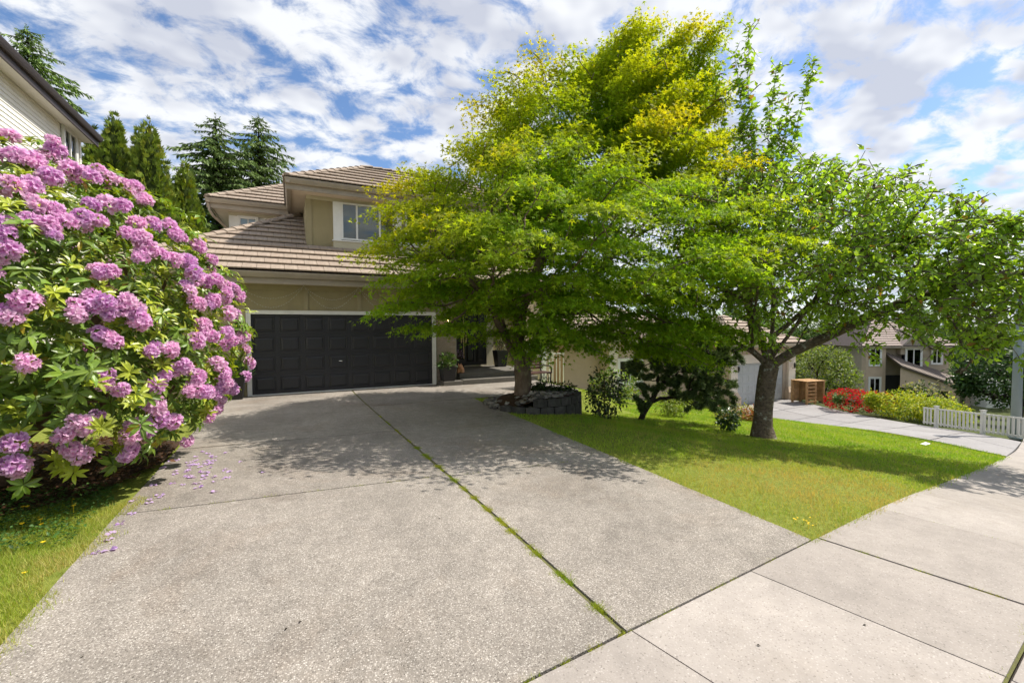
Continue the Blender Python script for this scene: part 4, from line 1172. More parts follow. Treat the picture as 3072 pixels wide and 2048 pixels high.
# ------------------------------------------------------------------ Japanese maple
def maple():
    global RNG; RNG = np.random.default_rng(21); random.seed(21)
    t = thing('maple_tree', 'large spreading Japanese maple with yellow-green leaves in the rock bed', 'tree', (4.75, 8.95, 0.05))
    E = [((4.75, 8.2, 3.5), (2.75, 3.4, 1.9), 1.0), ((2.75, 8.8, 3.2), (1.05, 1.8, 1.7), 1.8), ((6.2, 8.9, 5.5), (2.35, 2.4, 1.9), 1.1), ((8.0, 8.6, 7.05), (1.8, 1.7, 1.7), 1.6), ((7.0, 7.9, 3.6), (1.8, 2.2, 2.4), 1.0),
         ((8.4, 8.3, 5.7), (1.0, 1.3, 1.3), 1.0), ((5.7, 7.6, 1.85), (2.4, 1.9, .75), 1.1), ((4.9, 8.3, 2.0), (1.4, 1.2, .6), 1.1), ((5.4, 5.5, 3.05), (1.9, 1.6, 1.1), 1.2), ((3.5, 6.3, 3.05), (1.35, 1.6, .7), 1.1), ((7.4, 7.2, 1.75), (1.5, 1.4, .8), 1.2), ((7.9, 7.7, 2.0), (1.2, 1.3, .8), 1.0)]
    # foliage grows in flat layered pads
    pc = in_union(1000, E, .45, 1.05)
    pads = []
    for p in pc:
        if all(np.linalg.norm((p - q) * np.array([1, 1, 1.25])) > .60 for q in pads): pads.append(p)
    pads = np.array(pads)
    cen = np.array([4.9, 8.6, 3.6]); npd = len(pads)
    pr_ = RNG.uniform(.42, .80, npd)
    # each pad is a thin spray: level and drooping low in the crown, sweeping upwards near the top
    rise = np.clip((pads[:, 2] - 3.6) / 3.6, 0, 1)[:, None]; flat = unit((pads - np.array([5.2, 8.7, 0])) * np.array([1, 1, 0]) + RNG.normal(0, .25, (npd, 3)) * np.array([1, 1, 0]))
    AX = unit(flat * (1 - .40 * rise) + np.array([.12, 0, 1.0]) * (rise * .80 - .16) + RNG.normal(0, .12, (npd, 3)))
    TX = unit(np.cross(AX, np.array([0, 0, 1.0])) + RNG.normal(0, .1, (npd, 3))); NX = unit(np.cross(TX, AX))
    def pad_pts(k, m):
        a = RNG.uniform(0, 2 * PI, m); q = np.sqrt(RNG.uniform(0, 1, m)) * RNG.uniform(.55, 1.25, m)
        u = np.cos(a) * q * pr_[k] * (1.35 - .25 * rise[k, 0]); v = np.sin(a) * q * pr_[k] * .85
        ed = np.hypot(u / 1.35, v / .85)
        P = pads[k] + AX[k] * u[:, None] + TX[k] * v[:, None] + NX[k] * (RNG.normal(0, 1, m) * (.038 + .085 * rise[k, 0]) - .22 * ed * ed)[:, None]
        P[:, 2] -= .16 * ed * (1 - rise[k, 0]); return P
    A = np.concatenate([pad_pts(np.full(9, i), 9) for i in range(npd)])
    b0 = (4.72, 8.95, -.05); f = (4.72, 8.92, .62)
    stems = [[b0, (4.75, 8.93, .35), f, (4.42, 8.98, 1.15), (4.28, 9.10, 1.9), (4.0, 9.0, 2.7)]]
    pos, par = None, None
    S2 = [(f, (4.95, 8.80, 1.05), (5.25, 8.75, 1.75), (5.6, 8.8, 2.8)), (f, (4.72, 9.15, 1.2), (4.95, 9.35, 2.1), (5.6, 9.2, 3.6)), ((4.42, 8.98, 1.15), (3.95, 8.75, 1.9), (3.3, 8.6, 2.6)), ((5.25, 8.75, 1.75), (6.2, 8.5, 2.6), (7.2, 8.3, 3.6)), ((5.6, 9.2, 3.6), (6.6, 8.9, 5.2), (7.6, 8.7, 6.6))]
    # joined skeleton of the main limbs
    nodes = [np.array(p, float) for p in []]; pr = []
    def addline(pts, start=-1):
        prev = start
        for p in pts:
            p = np.array(p, float)
            if prev < 0: nodes.append(p); pr.append(-1); prev = len(nodes) - 1; continue
            q = nodes[prev]; m = max(1, int(np.linalg.norm(p - q) / .22))
            for i in range(1, m + 1):
                nodes.append(q + (p - q) * i / m + (RNG.normal(0, .012, 3) if i < m else 0)); pr.append(prev); prev = len(nodes) - 1
    addline(stems[0])
    for s in S2:
        st = int(np.argmin([np.linalg.norm(n - np.array(s[0])) for n in nodes])); addline(s[1:], st)
    pos, par = colonize_from(nodes, pr, A, .2, 2.2, .28, 150, (0, 0, .03))
    r, ch = radii(par, .003, .195, 1.95)
    place('trunk', branchmesh('trunk', pos, par, r, 'maple_bark', 12), t)
    # leaves: small lobed blades hanging from the outer twigs and spread in the pads
    n = 185000
    wt = pr_ ** 2 * (1 + 1.6 * rise[:, 0] + .6 * (pads[:, 2] < 2.7)); k = RNG.choice(len(pads), n, p=wt / wt.sum())
    P = pad_pts(k, n)
    # some leaves follow the twigs themselves
    tw = np.where(r <= np.quantile(r, .7))[0]; m = 26000; j = RNG.choice(tw, m)
    P = np.concatenate([P, pos[j] + RNG.normal(0, .09, (m, 3))]); n = len(P)
    out = unit((P - cen) * np.array([1, 1, .2]))
    D = out * .8 + RNG.normal(0, .55, (n, 3)) + np.array([0, 0, -.45]); Nn = np.array([0, 0, 1.0]) + RNG.normal(0, .45, (n, 3)) + out * .25
    # young growth at the crown's outside is yellow to orange, older inside leaves are green
    far = np.zeros(n) + 9
    for e in E: far = np.minimum(far, np.linalg.norm((P - np.array(e[0])) / np.array(e[1]), axis=1))
    z = P[:, 2]
    padt = RNG.uniform(0, 1, len(pads)); pt = np.concatenate([padt[k], RNG.uniform(0, 1, m)])
    young = np.clip((far - .60) * 1.6, 0, 1) * np.clip((z - 1.6) / 3.2, .05, 1) + .35 * np.clip((3.4 - P[:, 0]) / 1.5, 0, 1) * np.clip((z - 2.2) / 1.5, 0, 1)
    young = np.clip((young * .82 + .14) * (.6 + .8 * pt) + RNG.normal(0, .10, n), 0, 1)[:, None]
    green = np.array([.20, .375, .024]) * (1 + .35 * RNG.normal(0, .5, (n, 1))); yel = np.array([.44, .475, .016]); org_ = np.array([.56, .40, .03])
    C = green * (1 - young) + yel * young
    o_ = np.clip((young[:, 0] - .80) * 1.5, 0, .26)[:, None] * (pt > .62)[:, None]; C = C * (1 - o_) + org_ * o_
    C *= RNG.uniform(.75, 1.25, (n, 1))
    S = RNG.uniform(.06, .098, n)
    o = place('crown', leafmesh('crown', T_PALM3, P, D, Nn, S, C, 'maple_leaf'), t); o['kind'] = 'stuff'
maple()

# ------------------------------------------------------------------ cherry tree on the lawn
def cherry():
    global RNG; RNG = np.random.default_rng(22); random.seed(22)
    zb = G(9.1, 6.05)
    t = thing('cherry_tree', 'cherry tree with a stout mottled trunk and wide crown on the lawn', 'tree', (9.1, 6.05, zb))
    L = [[(9.1, 6.05, zb - .1), (9.06, 6.05, zb + .25), (9.07, 6.0, 0.2), (9.11, 5.95, .72), (9.13, 5.95, .85)],
         [(9.11, 5.95, .72), (8.85, 6.15, 1.05), (8.5, 6.5, 1.35), (8.2, 6.85, 1.75), (8.05, 7.1, 2.5)],
         [(9.13, 5.95, .85), (8.9, 5.95, 1.35), (8.6, 6.1, 2.1), (8.4, 6.2, 2.9)],
         [(9.13, 5.95, .85), (9.35, 6.05, 1.35), (9.6, 6.2, 2.2), (9.6, 6.4, 3.3)],
         [(9.11, 5.95, .72), (9.45, 5.65, 1.05), (9.75, 5.3, 1.3), (10.05, 4.85, 1.62), (10.5, 4.3, 2.0), (11.0, 3.7, 2.3), (11.6, 3.1, 2.5)],
         [(9.13, 5.95, .85), (9.2, 5.6, 1.4), (9.35, 5.2, 2.1), (9.5, 4.9, 2.8)], [(9.13, 5.95, .85), (9.05, 6.2, 1.5), (9.0, 6.5, 2.4), (8.95, 6.7, 3.4)], [(8.85, 6.15, 1.05), (8.5, 6.0, 1.7), (8.2, 5.7, 2.5)], [(9.45, 5.65, 1.05), (9.9, 5.6, 1.7), (10.3, 5.5, 2.5)],
         [(9.75, 5.3, 1.3), (10.3, 5.2, 1.8), (10.9, 5.0, 2.3)],
         [(9.35, 6.05, 1.35), (9.9, 5.5, 2.1), (10.4, 5.1, 3.0)],
         [(8.85, 6.15, 1.05), (8.2, 5.7, 1.7), (7.6, 5.2, 2.3)]]
    nodes, pr = limbs(L, .18, .006)
    E = [((9.3, 5.5, 3.3), (2.35, 2.1, 1.65), 1.0), ((10.35, 4.2, 2.9), (1.6, 1.5, 1.25), 1.2), ((11.2, 3.2, 2.5), (1.5, 1.4, 1.05), 1.2), ((8.9, 6.6, 4.0), (1.35, 1.5, 1.5), 1.0), ((8.0, 5.0, 2.9), (1.2, 1.3, .9), .8), ((8.1, 6.4, 2.6), (1.1, 1.2, 1.0), .8), ((12.3, 3.2, 2.5), (1.4, 1.6, 1.0), .8), ((11.2, 2.2, 2.9), (1.2, .8, .7), .8)]
    A = np.concatenate([in_union(2600, E, .2, 1.8), in_union(260, [((11.3, 3.0, 1.7), (1.1, 1.0, .6)), ((10.4, 3.7, 1.75), (.9, .8, .5)), ((9.7, 4.6, 1.7), (.7, .7, .35))], 0, .8)])
    # upright water shoots at the top and long arching tips on the right
    sh = [(9.41, 6.74, 8.3), (10.29, 5.82, 7.35), (8.86, 7.21, 7.5), (9.2, 6.95, 7.8), (9.9, 6.4, 7.4), (9.18, 6.75, 6.2), (9.68, 6.17, 6.0), (10.1, 4.71, 5.0), (10.76, 4.01, 4.2), (11.14, 3.46, 3.65), (11.2, 2.9, 3.2), (10.52, 4.25, 4.55), (9.5, 6.3, 6.6), (9.75, 6.0, 6.6)]
    droop = [(10.6, 3.6, .9), (10.9, 3.2, .7), (11.6, 2.7, .95), (10.2, 3.9, 1.0), (10.4, 3.3, .75), (11.9, 2.6, .7), (9.8, 4.4, 1.0), (12.0, 2.9, 1.3), (11.7, 3.4, 1.0), (11.0, 3.0, 1.15), (10.6, 3.2, .95), (10.3, 3.4, 1.2), (11.3, 2.8, .8), (9.9, 4.2, 1.15), (7.9, 5.0, 1.3), (8.1, 6.6, 1.1)]
    pos, par = colonize_from(nodes, pr, np.concatenate([A, np.array(droop)]), .15, 2.0, .17, 120, (0, 0, .02))
    pos, par = list(pos), list(par)
    shoots = []
    P0 = np.array(pos)
    for s in sh:
        s = np.array(s); base = s - np.array([(s[0] - 9.3) * .35, (s[1] - 6.3) * .35, max(.9, (s[2] - 3.9) * .72)])
        i = int(np.argmin(np.linalg.norm(P0 - base, axis=1))); q = pos[i]; m = max(3, int(np.linalg.norm(s - q) / .14)); prev = i; mid = (q + s) / 2 + RNG.normal(0, .12, 3)
        for k in range(1, m + 1):
            u = k / m; p = q * (1 - u) ** 2 + 2 * mid * u * (1 - u) + s * u * u; pos.append(p + RNG.normal(0, .006, 3)); par.append(prev); prev = len(pos) - 1; shoots.append(prev)
    pos, par = np.array(pos), np.array(par)
    r, ch = radii(par, .004, .185, 1.65)
    r = np.where(pos[:, 2] < zb + .5, r * (1 + .55 * np.clip((zb + .5 - pos[:, 2]) / .6, 0, 1) ** 2), r)
    place('trunk', branchmesh('trunk', pos, par, r, 'cherry_bark', 14), t)
    # fine side twigs carrying the leaves
    tw = np.where((r < .030) & (pos[:, 2] > .9))[0]
    nt = 6500; j0 = RNG.choice(tw, nt); d0 = unit(pos[j0] - pos[np.maximum(par[j0], 0)])
    td = unit(d0 * .5 + rand_dirs(nt) * .9 + np.array([0, 0, .15])); tl = RNG.uniform(.14, .42, nt)
    B0, B1 = pos[j0], pos[j0] + td * tl[:, None] * .55; B2 = B0 + (td + np.array([0, 0, -.16])) * tl[:, None]
    tm = MB()
    tv = np.stack([B0 + [.003, 0, 0], B0 + [-.002, .003, 0], B1, B2], 1).reshape(-1, 3)
    place('twigs', npmesh('twigs', tv, (np.array([(0, 1, 2), (0, 2, 3)])[None] + (np.arange(nt) * 4)[:, None, None]).reshape(-1, 3), 'cherry_bark'), t)['kind'] = 'stuff'
    k = 6; u = np.tile((np.arange(k) + .6) / k, nt); jj = np.repeat(np.arange(nt), k)
    P1 = B0[jj] + (td[jj] + np.array([0, 0, -.16]) * u[:, None]) * (tl[jj] * u)[:, None] + RNG.normal(0, .012, (nt * k, 3))
    js = np.repeat(np.array(shoots), 4); P2 = pos[js] + RNG.normal(0, .03, (len(js), 3))
    d = np.concatenate([td[jj], unit(pos[js] - pos[np.maximum(par[js], 0)])]); P = np.concatenate([P1, P2]); n = len(P); j = np.concatenate([j0[jj], js])
    side = rand_dirs(n); side = unit(side - d * np.sum(side * d, 1, keepdims=True))
    D = d * .5 + side * .75 + np.array([0, 0, -.40]) + RNG.normal(0, .15, (n, 3)); Nn = np.array([0, 0, 1.0]) + RNG.normal(0, .45, (n, 3))
    S = RNG.uniform(.08, .14, n); S[len(P1):] = RNG.uniform(.12, .165, n - len(P1))
    tip = np.clip((pos[j][:, 2] - 1.0) / 4, 0, 1)[:, None]
    C = np.array([.21, .345, .045]) * RNG.uniform(.6, 1.4, (n, 1)) + np.array([.13, .14, 0]) * RNG.uniform(0, 1, (n, 1))
    br = RNG.uniform(0, 1, n) < .02; C[br] = (.30, .17, .05)
    cd_ = np.linalg.norm(P - np.array([0, 0, 1.6]), axis=1); order = np.argsort(cd_ - (P[:, 0] > 11.6) * -5)[:300]
    rest = np.ones(n, bool); rest[order] = False
    o = place('crown', leafmesh('crown', T_OVATE, P[rest], D[rest], Nn[rest], S[rest], C[rest], 'cherry_leaf'), t); o['kind'] = 'stuff'
    for i in order:
        place('leaf', leafmesh('leaf', T_OVATE, np.zeros((1, 3)), D[i:i + 1], Nn[i:i + 1], S[i:i + 1], C[i:i + 1], 'cherry_leaf'), t, P[i])
cherry()

# ------------------------------------------------------------------ leaning dwarf pine
def pine():
    global RNG; RNG = np.random.default_rng(23); random.seed(23)
    zb = G(7.95, 8.6)
    t = thing('pine_tree', 'small dark leaning pine between the maple and the cherry trunk', 'tree', (7.95, 8.6, zb))
    L = [[(7.95, 8.6, zb - .05), (8.2, 8.5, zb + .45), (8.45, 8.4, .05), (8.75, 8.3, .45), (9.3, 8.1, .9)], [(8.2, 8.5, zb + .45), (8.55, 8.3, -.25), (9.0, 8.0, -.05), (9.5, 7.8, .1)], [(8.45, 8.4, .05), (8.3, 8.5, .6), (8.1, 8.6, .95)]]
    nodes, pr = limbs(L, .12, .02)
    E = [((9.1, 8.1, .60), (1.15, .9, .85), 1.2), ((9.4, 7.8, -.1), (.95, .8, .5), 1), ((8.3, 8.5, .55), (.75, .7, .65), 1), ((9.9, 7.7, .5), (.55, .55, .75), 1), ((8.1, 8.5, -.2), (.5, .5, .3), .6)]
    A = in_union(520, E, .0, -.62)
    pos, par = colonize_from(nodes, pr, A, .12, 1.2, .17, 80, (0, 0, .05))
    r, ch = radii(par, .005, .075, 2.1)
    place('trunk', branchmesh('trunk', pos, par, r, 'dark_bark'), t)
    tips = np.where(r <= np.quantile(r, .6))[0]; nt = 3600; j = RNG.choice(tips, nt); d = unit(pos[j] - pos[np.maximum(par[j], 0)] + np.array([0, 0, .04]))
    k = 26; P = np.repeat(pos[j], k, 0) + np.repeat(d, k, 0) * RNG.uniform(-.05, .13, (nt * k, 1)) + RNG.normal(0, .028, (nt * k, 3)); D = np.repeat(d, k, 0) * .9 + RNG.normal(0, .6, (nt * k, 3)); n = nt * k
    C = np.array([.075, .115, .04]) * RNG.uniform(.5, 1.9, (n, 1)) + np.array([.012, .010, 0]) * RNG.uniform(0, 1, (n, 1))
    o = place('needles', leafmesh('needles', T_BLADE, P, D, rand_dirs(n), RNG.uniform(.06, .11, n), C, 'conifer'), t); o['kind'] = 'stuff'
pine()

# ------------------------------------------------------------------ conifers behind the houses
def cedar(x, y, top, rad, label, base=-.5):
    t = thing('cedar_tree', label, 'tree', (x, y, base), 'clipped cedars beside the neighbouring house')
    MB().tube([(x, y, base), (x, y, (base + top) * .6), (x, y, top - .6)], [.16, .09, .02], 8).build('trunk', 'dark_bark', t)
    core = [(rad * .86 * min(1, 1.22 * (1 - q / 14) ** .78) * (1 + .05 * math.sin(q * 2.1)), .3 + (top - base - .5) * q / 14) for q in range(14)] + [(.02, top - base - .25)]
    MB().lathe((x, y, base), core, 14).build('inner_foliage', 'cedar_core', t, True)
    n = 7500; h = 1 - np.sqrt(RNG.uniform(0, 1, n)) * .97; z = base + .3 + (top - base - .3) * h
    prof = rad * np.clip(1.22 * (1 - h) ** .78, 0, 1) * (1 + .0 * h)
    a = RNG.uniform(0, 2 * PI, n); lump = 1 + .10 * np.sin(5 * a + 2.3 * z) + .07 * np.sin(9 * a - 4.1 * z) + .05 * np.sin(3.7 * z)
    rr = prof * lump * np.where(RNG.uniform(0, 1, n) < .7, RNG.uniform(.86, 1.04, n), RNG.uniform(.5, .86, n))
    P = np.stack([x + np.cos(a) * rr, y + np.sin(a) * rr, z], 1); out = np.stack([np.cos(a), np.sin(a), np.zeros(n)], 1)
    D = out * .40 + np.array([0, 0, .95]) + RNG.normal(0, .22, (n, 3)); tang = np.stack([-np.sin(a), np.cos(a), np.zeros(n)], 1)
    Nn = tang + RNG.normal(0, .6, (n, 3))
    C = np.array([.17, .235, .026]) * RNG.uniform(.5, 1.5, (n, 1)) + np.array([.10, .07, .0]) * (RNG.uniform(0, 1, (n, 1)) < .22)
    o = place('crown', leafmesh('crown', T_SPRAY, P, D, Nn, RNG.uniform(.18, .30, n), C, 'conifer'), t); o['kind'] = 'stuff'
cedar(-6.7, 24.95, 11.0, 1.55, 'tallest clipped cedar column next to the white house eave')
cedar(-5.35, 24.3, 10.65, 1.6, 'right front clipped cedar column with a full rounded face')
cedar(-7.8, 26.4, 10.6, 1.25, 'leftmost clipped cedar column half behind the white house')
cedar(-6.35, 27.0, 11.2, 1.25, 'slim cedar column showing between the two front cedars')
cedar(-4.35, 25.6, 9.4, 1.4, 'lowest cedar column at the right end of the group')

def spruce(x, y, top, rad, low, label, dense=1.0, base=-1.0, light=1.0):
    t = thing('spruce_tree', label, 'tree', (x, y, base), 'spruces behind the houses')
    MB().tube([(x, y, base), (x + .05, y, (base + top) * .5), (x, y, top)], [.32, .2, .012], 8).build('trunk', 'dark_bark', t)
    bm = MB(); P = []; D = []; S = []; Nn = []
    z = top - .25
    while z > low:
        dz = top - z; length = min(rad, .40 + dz * .66) ; nb = 5 if dz < 2 else 7
        ph = RNG.uniform(0, 6.28)
        for k in range(nb):
            a = ph + k * 2 * PI / nb + RNG.normal(0, .2); L = length * RNG.uniform(.45, 1.25)
            ux, uy = math.cos(a), math.sin(a); m = max(3, int(L / .22)); pts = []
            for i in range(m + 1):
                u = i / m; pts.append((x + ux * L * u, y + uy * L * u, z + L * (.28 * u - .62 * u * u + .22 * u ** 3) + RNG.normal(0, .015)))
            bm.tube(pts, [lerp(.035, .006, i / m) for i in range(m + 1)], 4, False)
            for i in range(1, m + 1):
                q = np.array(pts[i]); u = i / m
                for s in range(int(13 * dense)):
                    sd = RNG.choice([-1, 1]); w = (1 - .55 * u) * RNG.uniform(.2, 1)
                    P.append(q + np.array([ux, uy, 0]) * RNG.uniform(-.15, .1)); dirv = np.array([-uy * sd * w + ux * .45, ux * sd * w + uy * .45, -RNG.uniform(.15, .95)])
                    D.append(dirv); S.append(RNG.uniform(.18, .40) * (1 if dz > 1.2 else .6)); Nn.append(RNG.normal(0, 1, 3) + np.array([0, 0, .8]))
            P.append(np.array(pts[-1])); D.append(np.array([ux, uy, .2])); S.append(.25); Nn.append(np.array([0, 0, 1.]))
        z -= .26 + .035 * dz ** .5
    for i in range(60):
        zz = RNG.uniform(top - 1.2, top + .15); P.append(np.array([x, y, zz])); D.append(np.array([*RNG.normal(0, .6, 2), .5])); S.append(.14 + .12 * (top - zz)); Nn.append(RNG.normal(0, 1, 3))
    bm.build('branches', 'dark_bark', t)
    P, D, S, Nn = map(np.array, (P, D, S, Nn)); n = len(P)
    C = (np.array([.13, .205, .06]) * RNG.uniform(.45, 1.5, (n, 1)) + np.array([.04, .04, 0]) * RNG.uniform(0, 1, (n, 1))) * light
    tpl = (np.array([(0, 0, 0), (-.11, .28, .03), (.11, .28, .03), (-.09, .68, 0), (.09, .68, 0), (0, 1, -.03)]), np.array([(0, 2, 1), (1, 2, 4), (1, 4, 3), (3, 4, 5)]))
    o = place('crown', leafmesh('crown', tpl, P, D, Nn, S, C, 'conifer'), t); o['kind'] = 'stuff'
spruce(-3.9, 32.5, 14.5, 4.3, 4.5, 'broad drooping spruce rising behind the left end of the house roof')
spruce(-1.75, 34.5, 15.8, 3.0, 6.0, 'slender spruce top right of the broad spruce', .9)
spruce(-12.6, 33.8, 18.0, 2.3, 9.0, 'bright green conifer top above the white house eave', 1.2, light=1.35)

RNG = np.random.default_rng(31); random.seed(31)
# ------------------------------------------------------------------ white neighbour house (left)
wh = thing('white_house', 'white vinyl-sided house with dark brown eave at the upper left', 'house', (-8.5, 12.5, 0.3))
WX = -5.32
b = MB(); b.box(-13, WX - .02, 5.0, 16.95, -.5, 7.02); b.build('wall_core', 'vinyl_soffit', wh)
z = 0.35
bdm = MB().add([(0, 5.0, 0), (.022, 5.0, 0), (.004, 5.0, .112), (0, 5.0, .112), (0, 16.95, 0), (.022, 16.95, 0), (.004, 16.95, .112), (0, 16.95, .112)],
               [(0, 1, 2, 3), (7, 6, 5, 4), (1, 5, 6, 2), (0, 4, 5, 1), (3, 2, 6, 7)]).mesh('siding_board', 'vinyl_siding')
while z < 7.0:
    place('siding_board', bdm, wh, (WX - .02, 0, z)); z += .1075
b = MB(); b.box(WX - .02, WX + .03, 16.86, 16.96, 0, 7.02); b.build('corner_trim', 'vinyl_siding', wh)
b = MB(); b.box(WX, -4.97, 3.0, 17.1, 6.97, 7.0).box(-13, WX, 16.95, 17.1, 6.97, 7.0); b.build('soffit', 'vinyl_soffit', wh)
prof = [(.0, -.13), (.07, -.125), (.09, -.09), (.115, -.03), (.12, 0), (.105, .0), (.1, -.04), (.01, -.04), (0, 0)]
m = MB(); m.prism([(-4.95 + p[0], 3.0, 7.17 + p[1]) for p in prof], (0, 14.1, 0)); m.build('gutter', 'brown_gutter', wh)
b = MB(); b.box(-4.985, -4.952, 3.0, 17.12, 6.90, 7.16); b.build('fascia', 'brown_gutter', wh)
b = MB(); b.add([(-4.9, 3, 7.16), (-4.9, 17.2, 7.16), (-9, 17.2, 8.6), (-9, 3, 8.6), (-13.2, 3, 7.16), (-13.2, 17.2, 7.16)], [(0, 1, 2, 3), (3, 2, 5, 4)]); b.build('roof', 'asphalt', wh)
# window in the side wall (faces +X): built facing -Y then turned
XF = Matrix.Translation((WX, 16.2, 0)) @ Matrix.Rotation(PI / 2, 4, 'Z')
window(wh, -.36, .38, 5.55, 6.93, -.03, (.0,), .05, cur=((-.33, -.06, 'curtain'),), xf=XF, trim=.05)

# ------------------------------------------------------------------ neighbour house number 10
nh = thing('house', 'pinkish beige house with grey garage door behind the cherry trunk', 'house', (22.5, 18.0, -2.6))
F10 = -2.62; YN = 15.45
b = MB(); b.box(20.41, 20.6, YN + .02, 21, F10, .55).box(25.5, 25.9, YN + .02, 21, F10, .55).box(20.6, 25.5, YN + .06, YN + .3, -.33, .55); b.build('garage_wall', 'beige_stucco', nh)
b = MB(); b.box(20.6, 25.5, 17.5, 17.7, F10, .55); b.build('garage_back', 'room_dark', nh)
for x0, x1 in ((20.40, 20.92), (25.27, 25.90)):
    b = MB(); b.box(x0, x1, YN - .10, YN + .02, F10 + .7, .55); pl_ = b.build('pillar', 'pale_stucco', nh)
    b = MB()
    b.add([(x0 - .14, YN - .22, F10), (x1 + .14, YN - .22, F10), (x1 + .14, YN + .3, F10), (x0 - .14, YN + .3, F10), (x0 - .14, YN - .22, F10 + .45), (x1 + .14, YN - .22, F10 + .45), (x1 + .14, YN + .3, F10 + .45), (x0 - .14, YN + .3, F10 + .45),
           (x0 - .01, YN - .11, F10 + .72), (x1 + .01, YN - .11, F10 + .72), (x1 + .01, YN + .2, F10 + .72), (x0 - .01, YN + .2, F10 + .72)],
          [(0, 1, 5, 4), (1, 2, 6, 5), (2, 3, 7, 6), (3, 0, 4, 7), (4, 5, 9, 8), (5, 6, 10, 9), (6, 7, 11, 10), (7, 4, 8, 11), (8, 9, 10, 11)])
    b.build('pillar_base', 'beige_stucco', pl_)
b = MB(); b.box(20.92, 25.27, YN - .04, YN + .06, -.42, .05); b.build('garage_header', 'pale_stucco', nh)
gdr = MB()
for i in range(4): gdr.box(20.92, 24.95, YN + .06, YN + .11, F10 + i * .55 + .003, F10 + i * .55 + .545)
gdr = gdr.build('garage_door', 'grey_door', nh)
for r in range(4):
    for c in range(8): place('panel', PM10 if r or c else (PM10 := raised_panel(.40, .40, .016, .03, 'grey_door')), gdr, (20.92 + 4.03 / 8 * (c + .5), YN + .0595, F10 + .55 * (r + .5)))
b = MB(); b.box(24.95, 25.27, YN + .02, YN + .14, F10, -.42); b.build('door_jamb', 'taupe', nh)
# figures 1 and 0
d = MB(); y10 = YN - .112
d.box(20.535, 20.56, y10, y10 + .01, .02, .20).box(20.51, 20.535, y10, y10 + .01, .16, .185).box(20.505, 20.59, y10, y10 + .01, .0, .02)
pp = [(20.69 + .045 * math.cos(2 * PI * i / 16), y10 + .002, .10 + .09 * math.sin(2 * PI * i / 16)) for i in range(17)]
d.tube(pp, .013, 5); d.build('house_number', 'dark_metal', nh)
# carriage lamps on the pillars
for x in (20.83, 25.62):
    l = MB(); l.lathe((x, YN - .22, -.72), [(.01, .22), (.06, .14), (.055, .12), (.05, -.02), (.03, -.05), (.01, -.12)], 8).tube([(x, YN - .22, -.8), (x, YN - .1, -.82)], .012, 5); l.build('wall_lamp', 'dark_metal', nh)
# left wing with bay window, flared pillar on small feet
b = MB(); b.box(11.6, 13.9, 17.75, 22, -2.3, .9).box(13.9, 20.4, 17.35, 22, -2.3, .9); b.build('wing_wall', 'beige_stucco', nh)
for i in range(22):
    q = MB(); z = -2.2 + i * .14
    q.add([(11.6, 17.748, z), (13.75, 17.748, z), (13.75, 17.748, z + .135), (11.6, 17.748, z + .135), (11.6, 17.715, z), (13.75, 17.715, z), (13.75, 17.74, z + .135), (11.6, 17.74, z + .135)], [(4, 5, 6, 7), (0, 1, 5, 4), (0, 4, 7, 3), (5, 1, 2, 6), (3, 7, 6, 2)])
    q.build('siding_board', 'beige_stucco', nh)
b = MB(); b.box(13.78, 14.32, 17.02, 17.9, -1.95, .9); pl_ = b.build('pillar', 'pale_stucco', nh)
b = MB(); b.box(13.66, 14.44, 16.90, 17.9, -2.5, -2.05).box(13.70, 14.40, 16.95, 17.9, -2.05, -1.95); b.build('pillar_base', 'beige_stucco', pl_)
for x in (13.7, 14.3):
    b = MB(); b.box(x, x + .1, 16.95, 17.05, G(x, 17) - .1, -2.5); b.build('foot_post', 'pale_stucco', pl_)
window(nh, 14.62, 16.1, -1.25, -.1, 17.30, (15.35,), .06, cur=((14.7, 15.2, 'green_curtain'), (15.5, 16.0, 'curtain')), trim=.09)
b = MB(); b.box(14.5, 16.3, 17.15, 17.352, -1.62, -1.37); b.build('window_box', 'pale_stucco', nh)
# roofs
def simple_roof(parent, x0, x1, y0, z0, run, pitch, mat='far_tile', yb=None, hip=True, xf=None):
    c_, s_ = 1 / math.hypot(1, pitch), pitch / math.hypot(1, pitch); zt = z0 + run * pitch; hx = run if hip else 0
    r = MB(xf); yb = yb or y0 + 2 * run
    r.add([(x0, y0, z0 - .03), (x1, y0, z0 - .03), (x1 - hx, y0 + run, zt - .03), (x0 + hx, y0 + run, zt - .03), (x0, yb, z0 - .03), (x1, yb, z0 - .03)], [(0, 1, 2, 3), (4, 0, 3), (1, 5, 2), (5, 4, 3, 2)])
    ro = r.build('roof', 'roof_deck', parent)
    O, U, V = Vector((0, y0, z0)), Vector((1, 0, 0)), Vector((0, c_, s_))
    O2, U2, V2 = Vector((x0, 0, z0)), Vector((0, -1, 0)), Vector((c_, 0, s_))
    if xf: O = xf @ O; U = (xf.to_3x3() @ U); V = xf.to_3x3() @ V
    tile_plane(ro, O, U, V, [(x0, 0), (x1, 0), (x1 - hx, run / c_), (x0 + hx, run / c_)], single=False, mat=mat)
    if hip and xf is None: tile_plane(ro, O2, U2, V2, [(-yb, 0), (-y0, 0), (-y0 - run, run / c_)], single=False, mat=mat)
    g = MB(xf); g.box(x0, x1, y0 - .10, y0, z0 - .16, z0 - .0); g.build('gutter', 'gutter', ro)
    g = MB(xf); g.box(x0 + .02, x1 - .02, y0, y0 + .55, z0 - .18, z0 - .15); g.build('soffit', 'soffit', ro)
    return ro
simple_roof(nh, 19.9, 26.4, 14.9, .62, 3.2, .5, 'roof_tile', 21.5)
simple_roof(nh, 11.0, 20.2, 16.75, .95, 3.4, .5, 'roof_tile', 23.5)

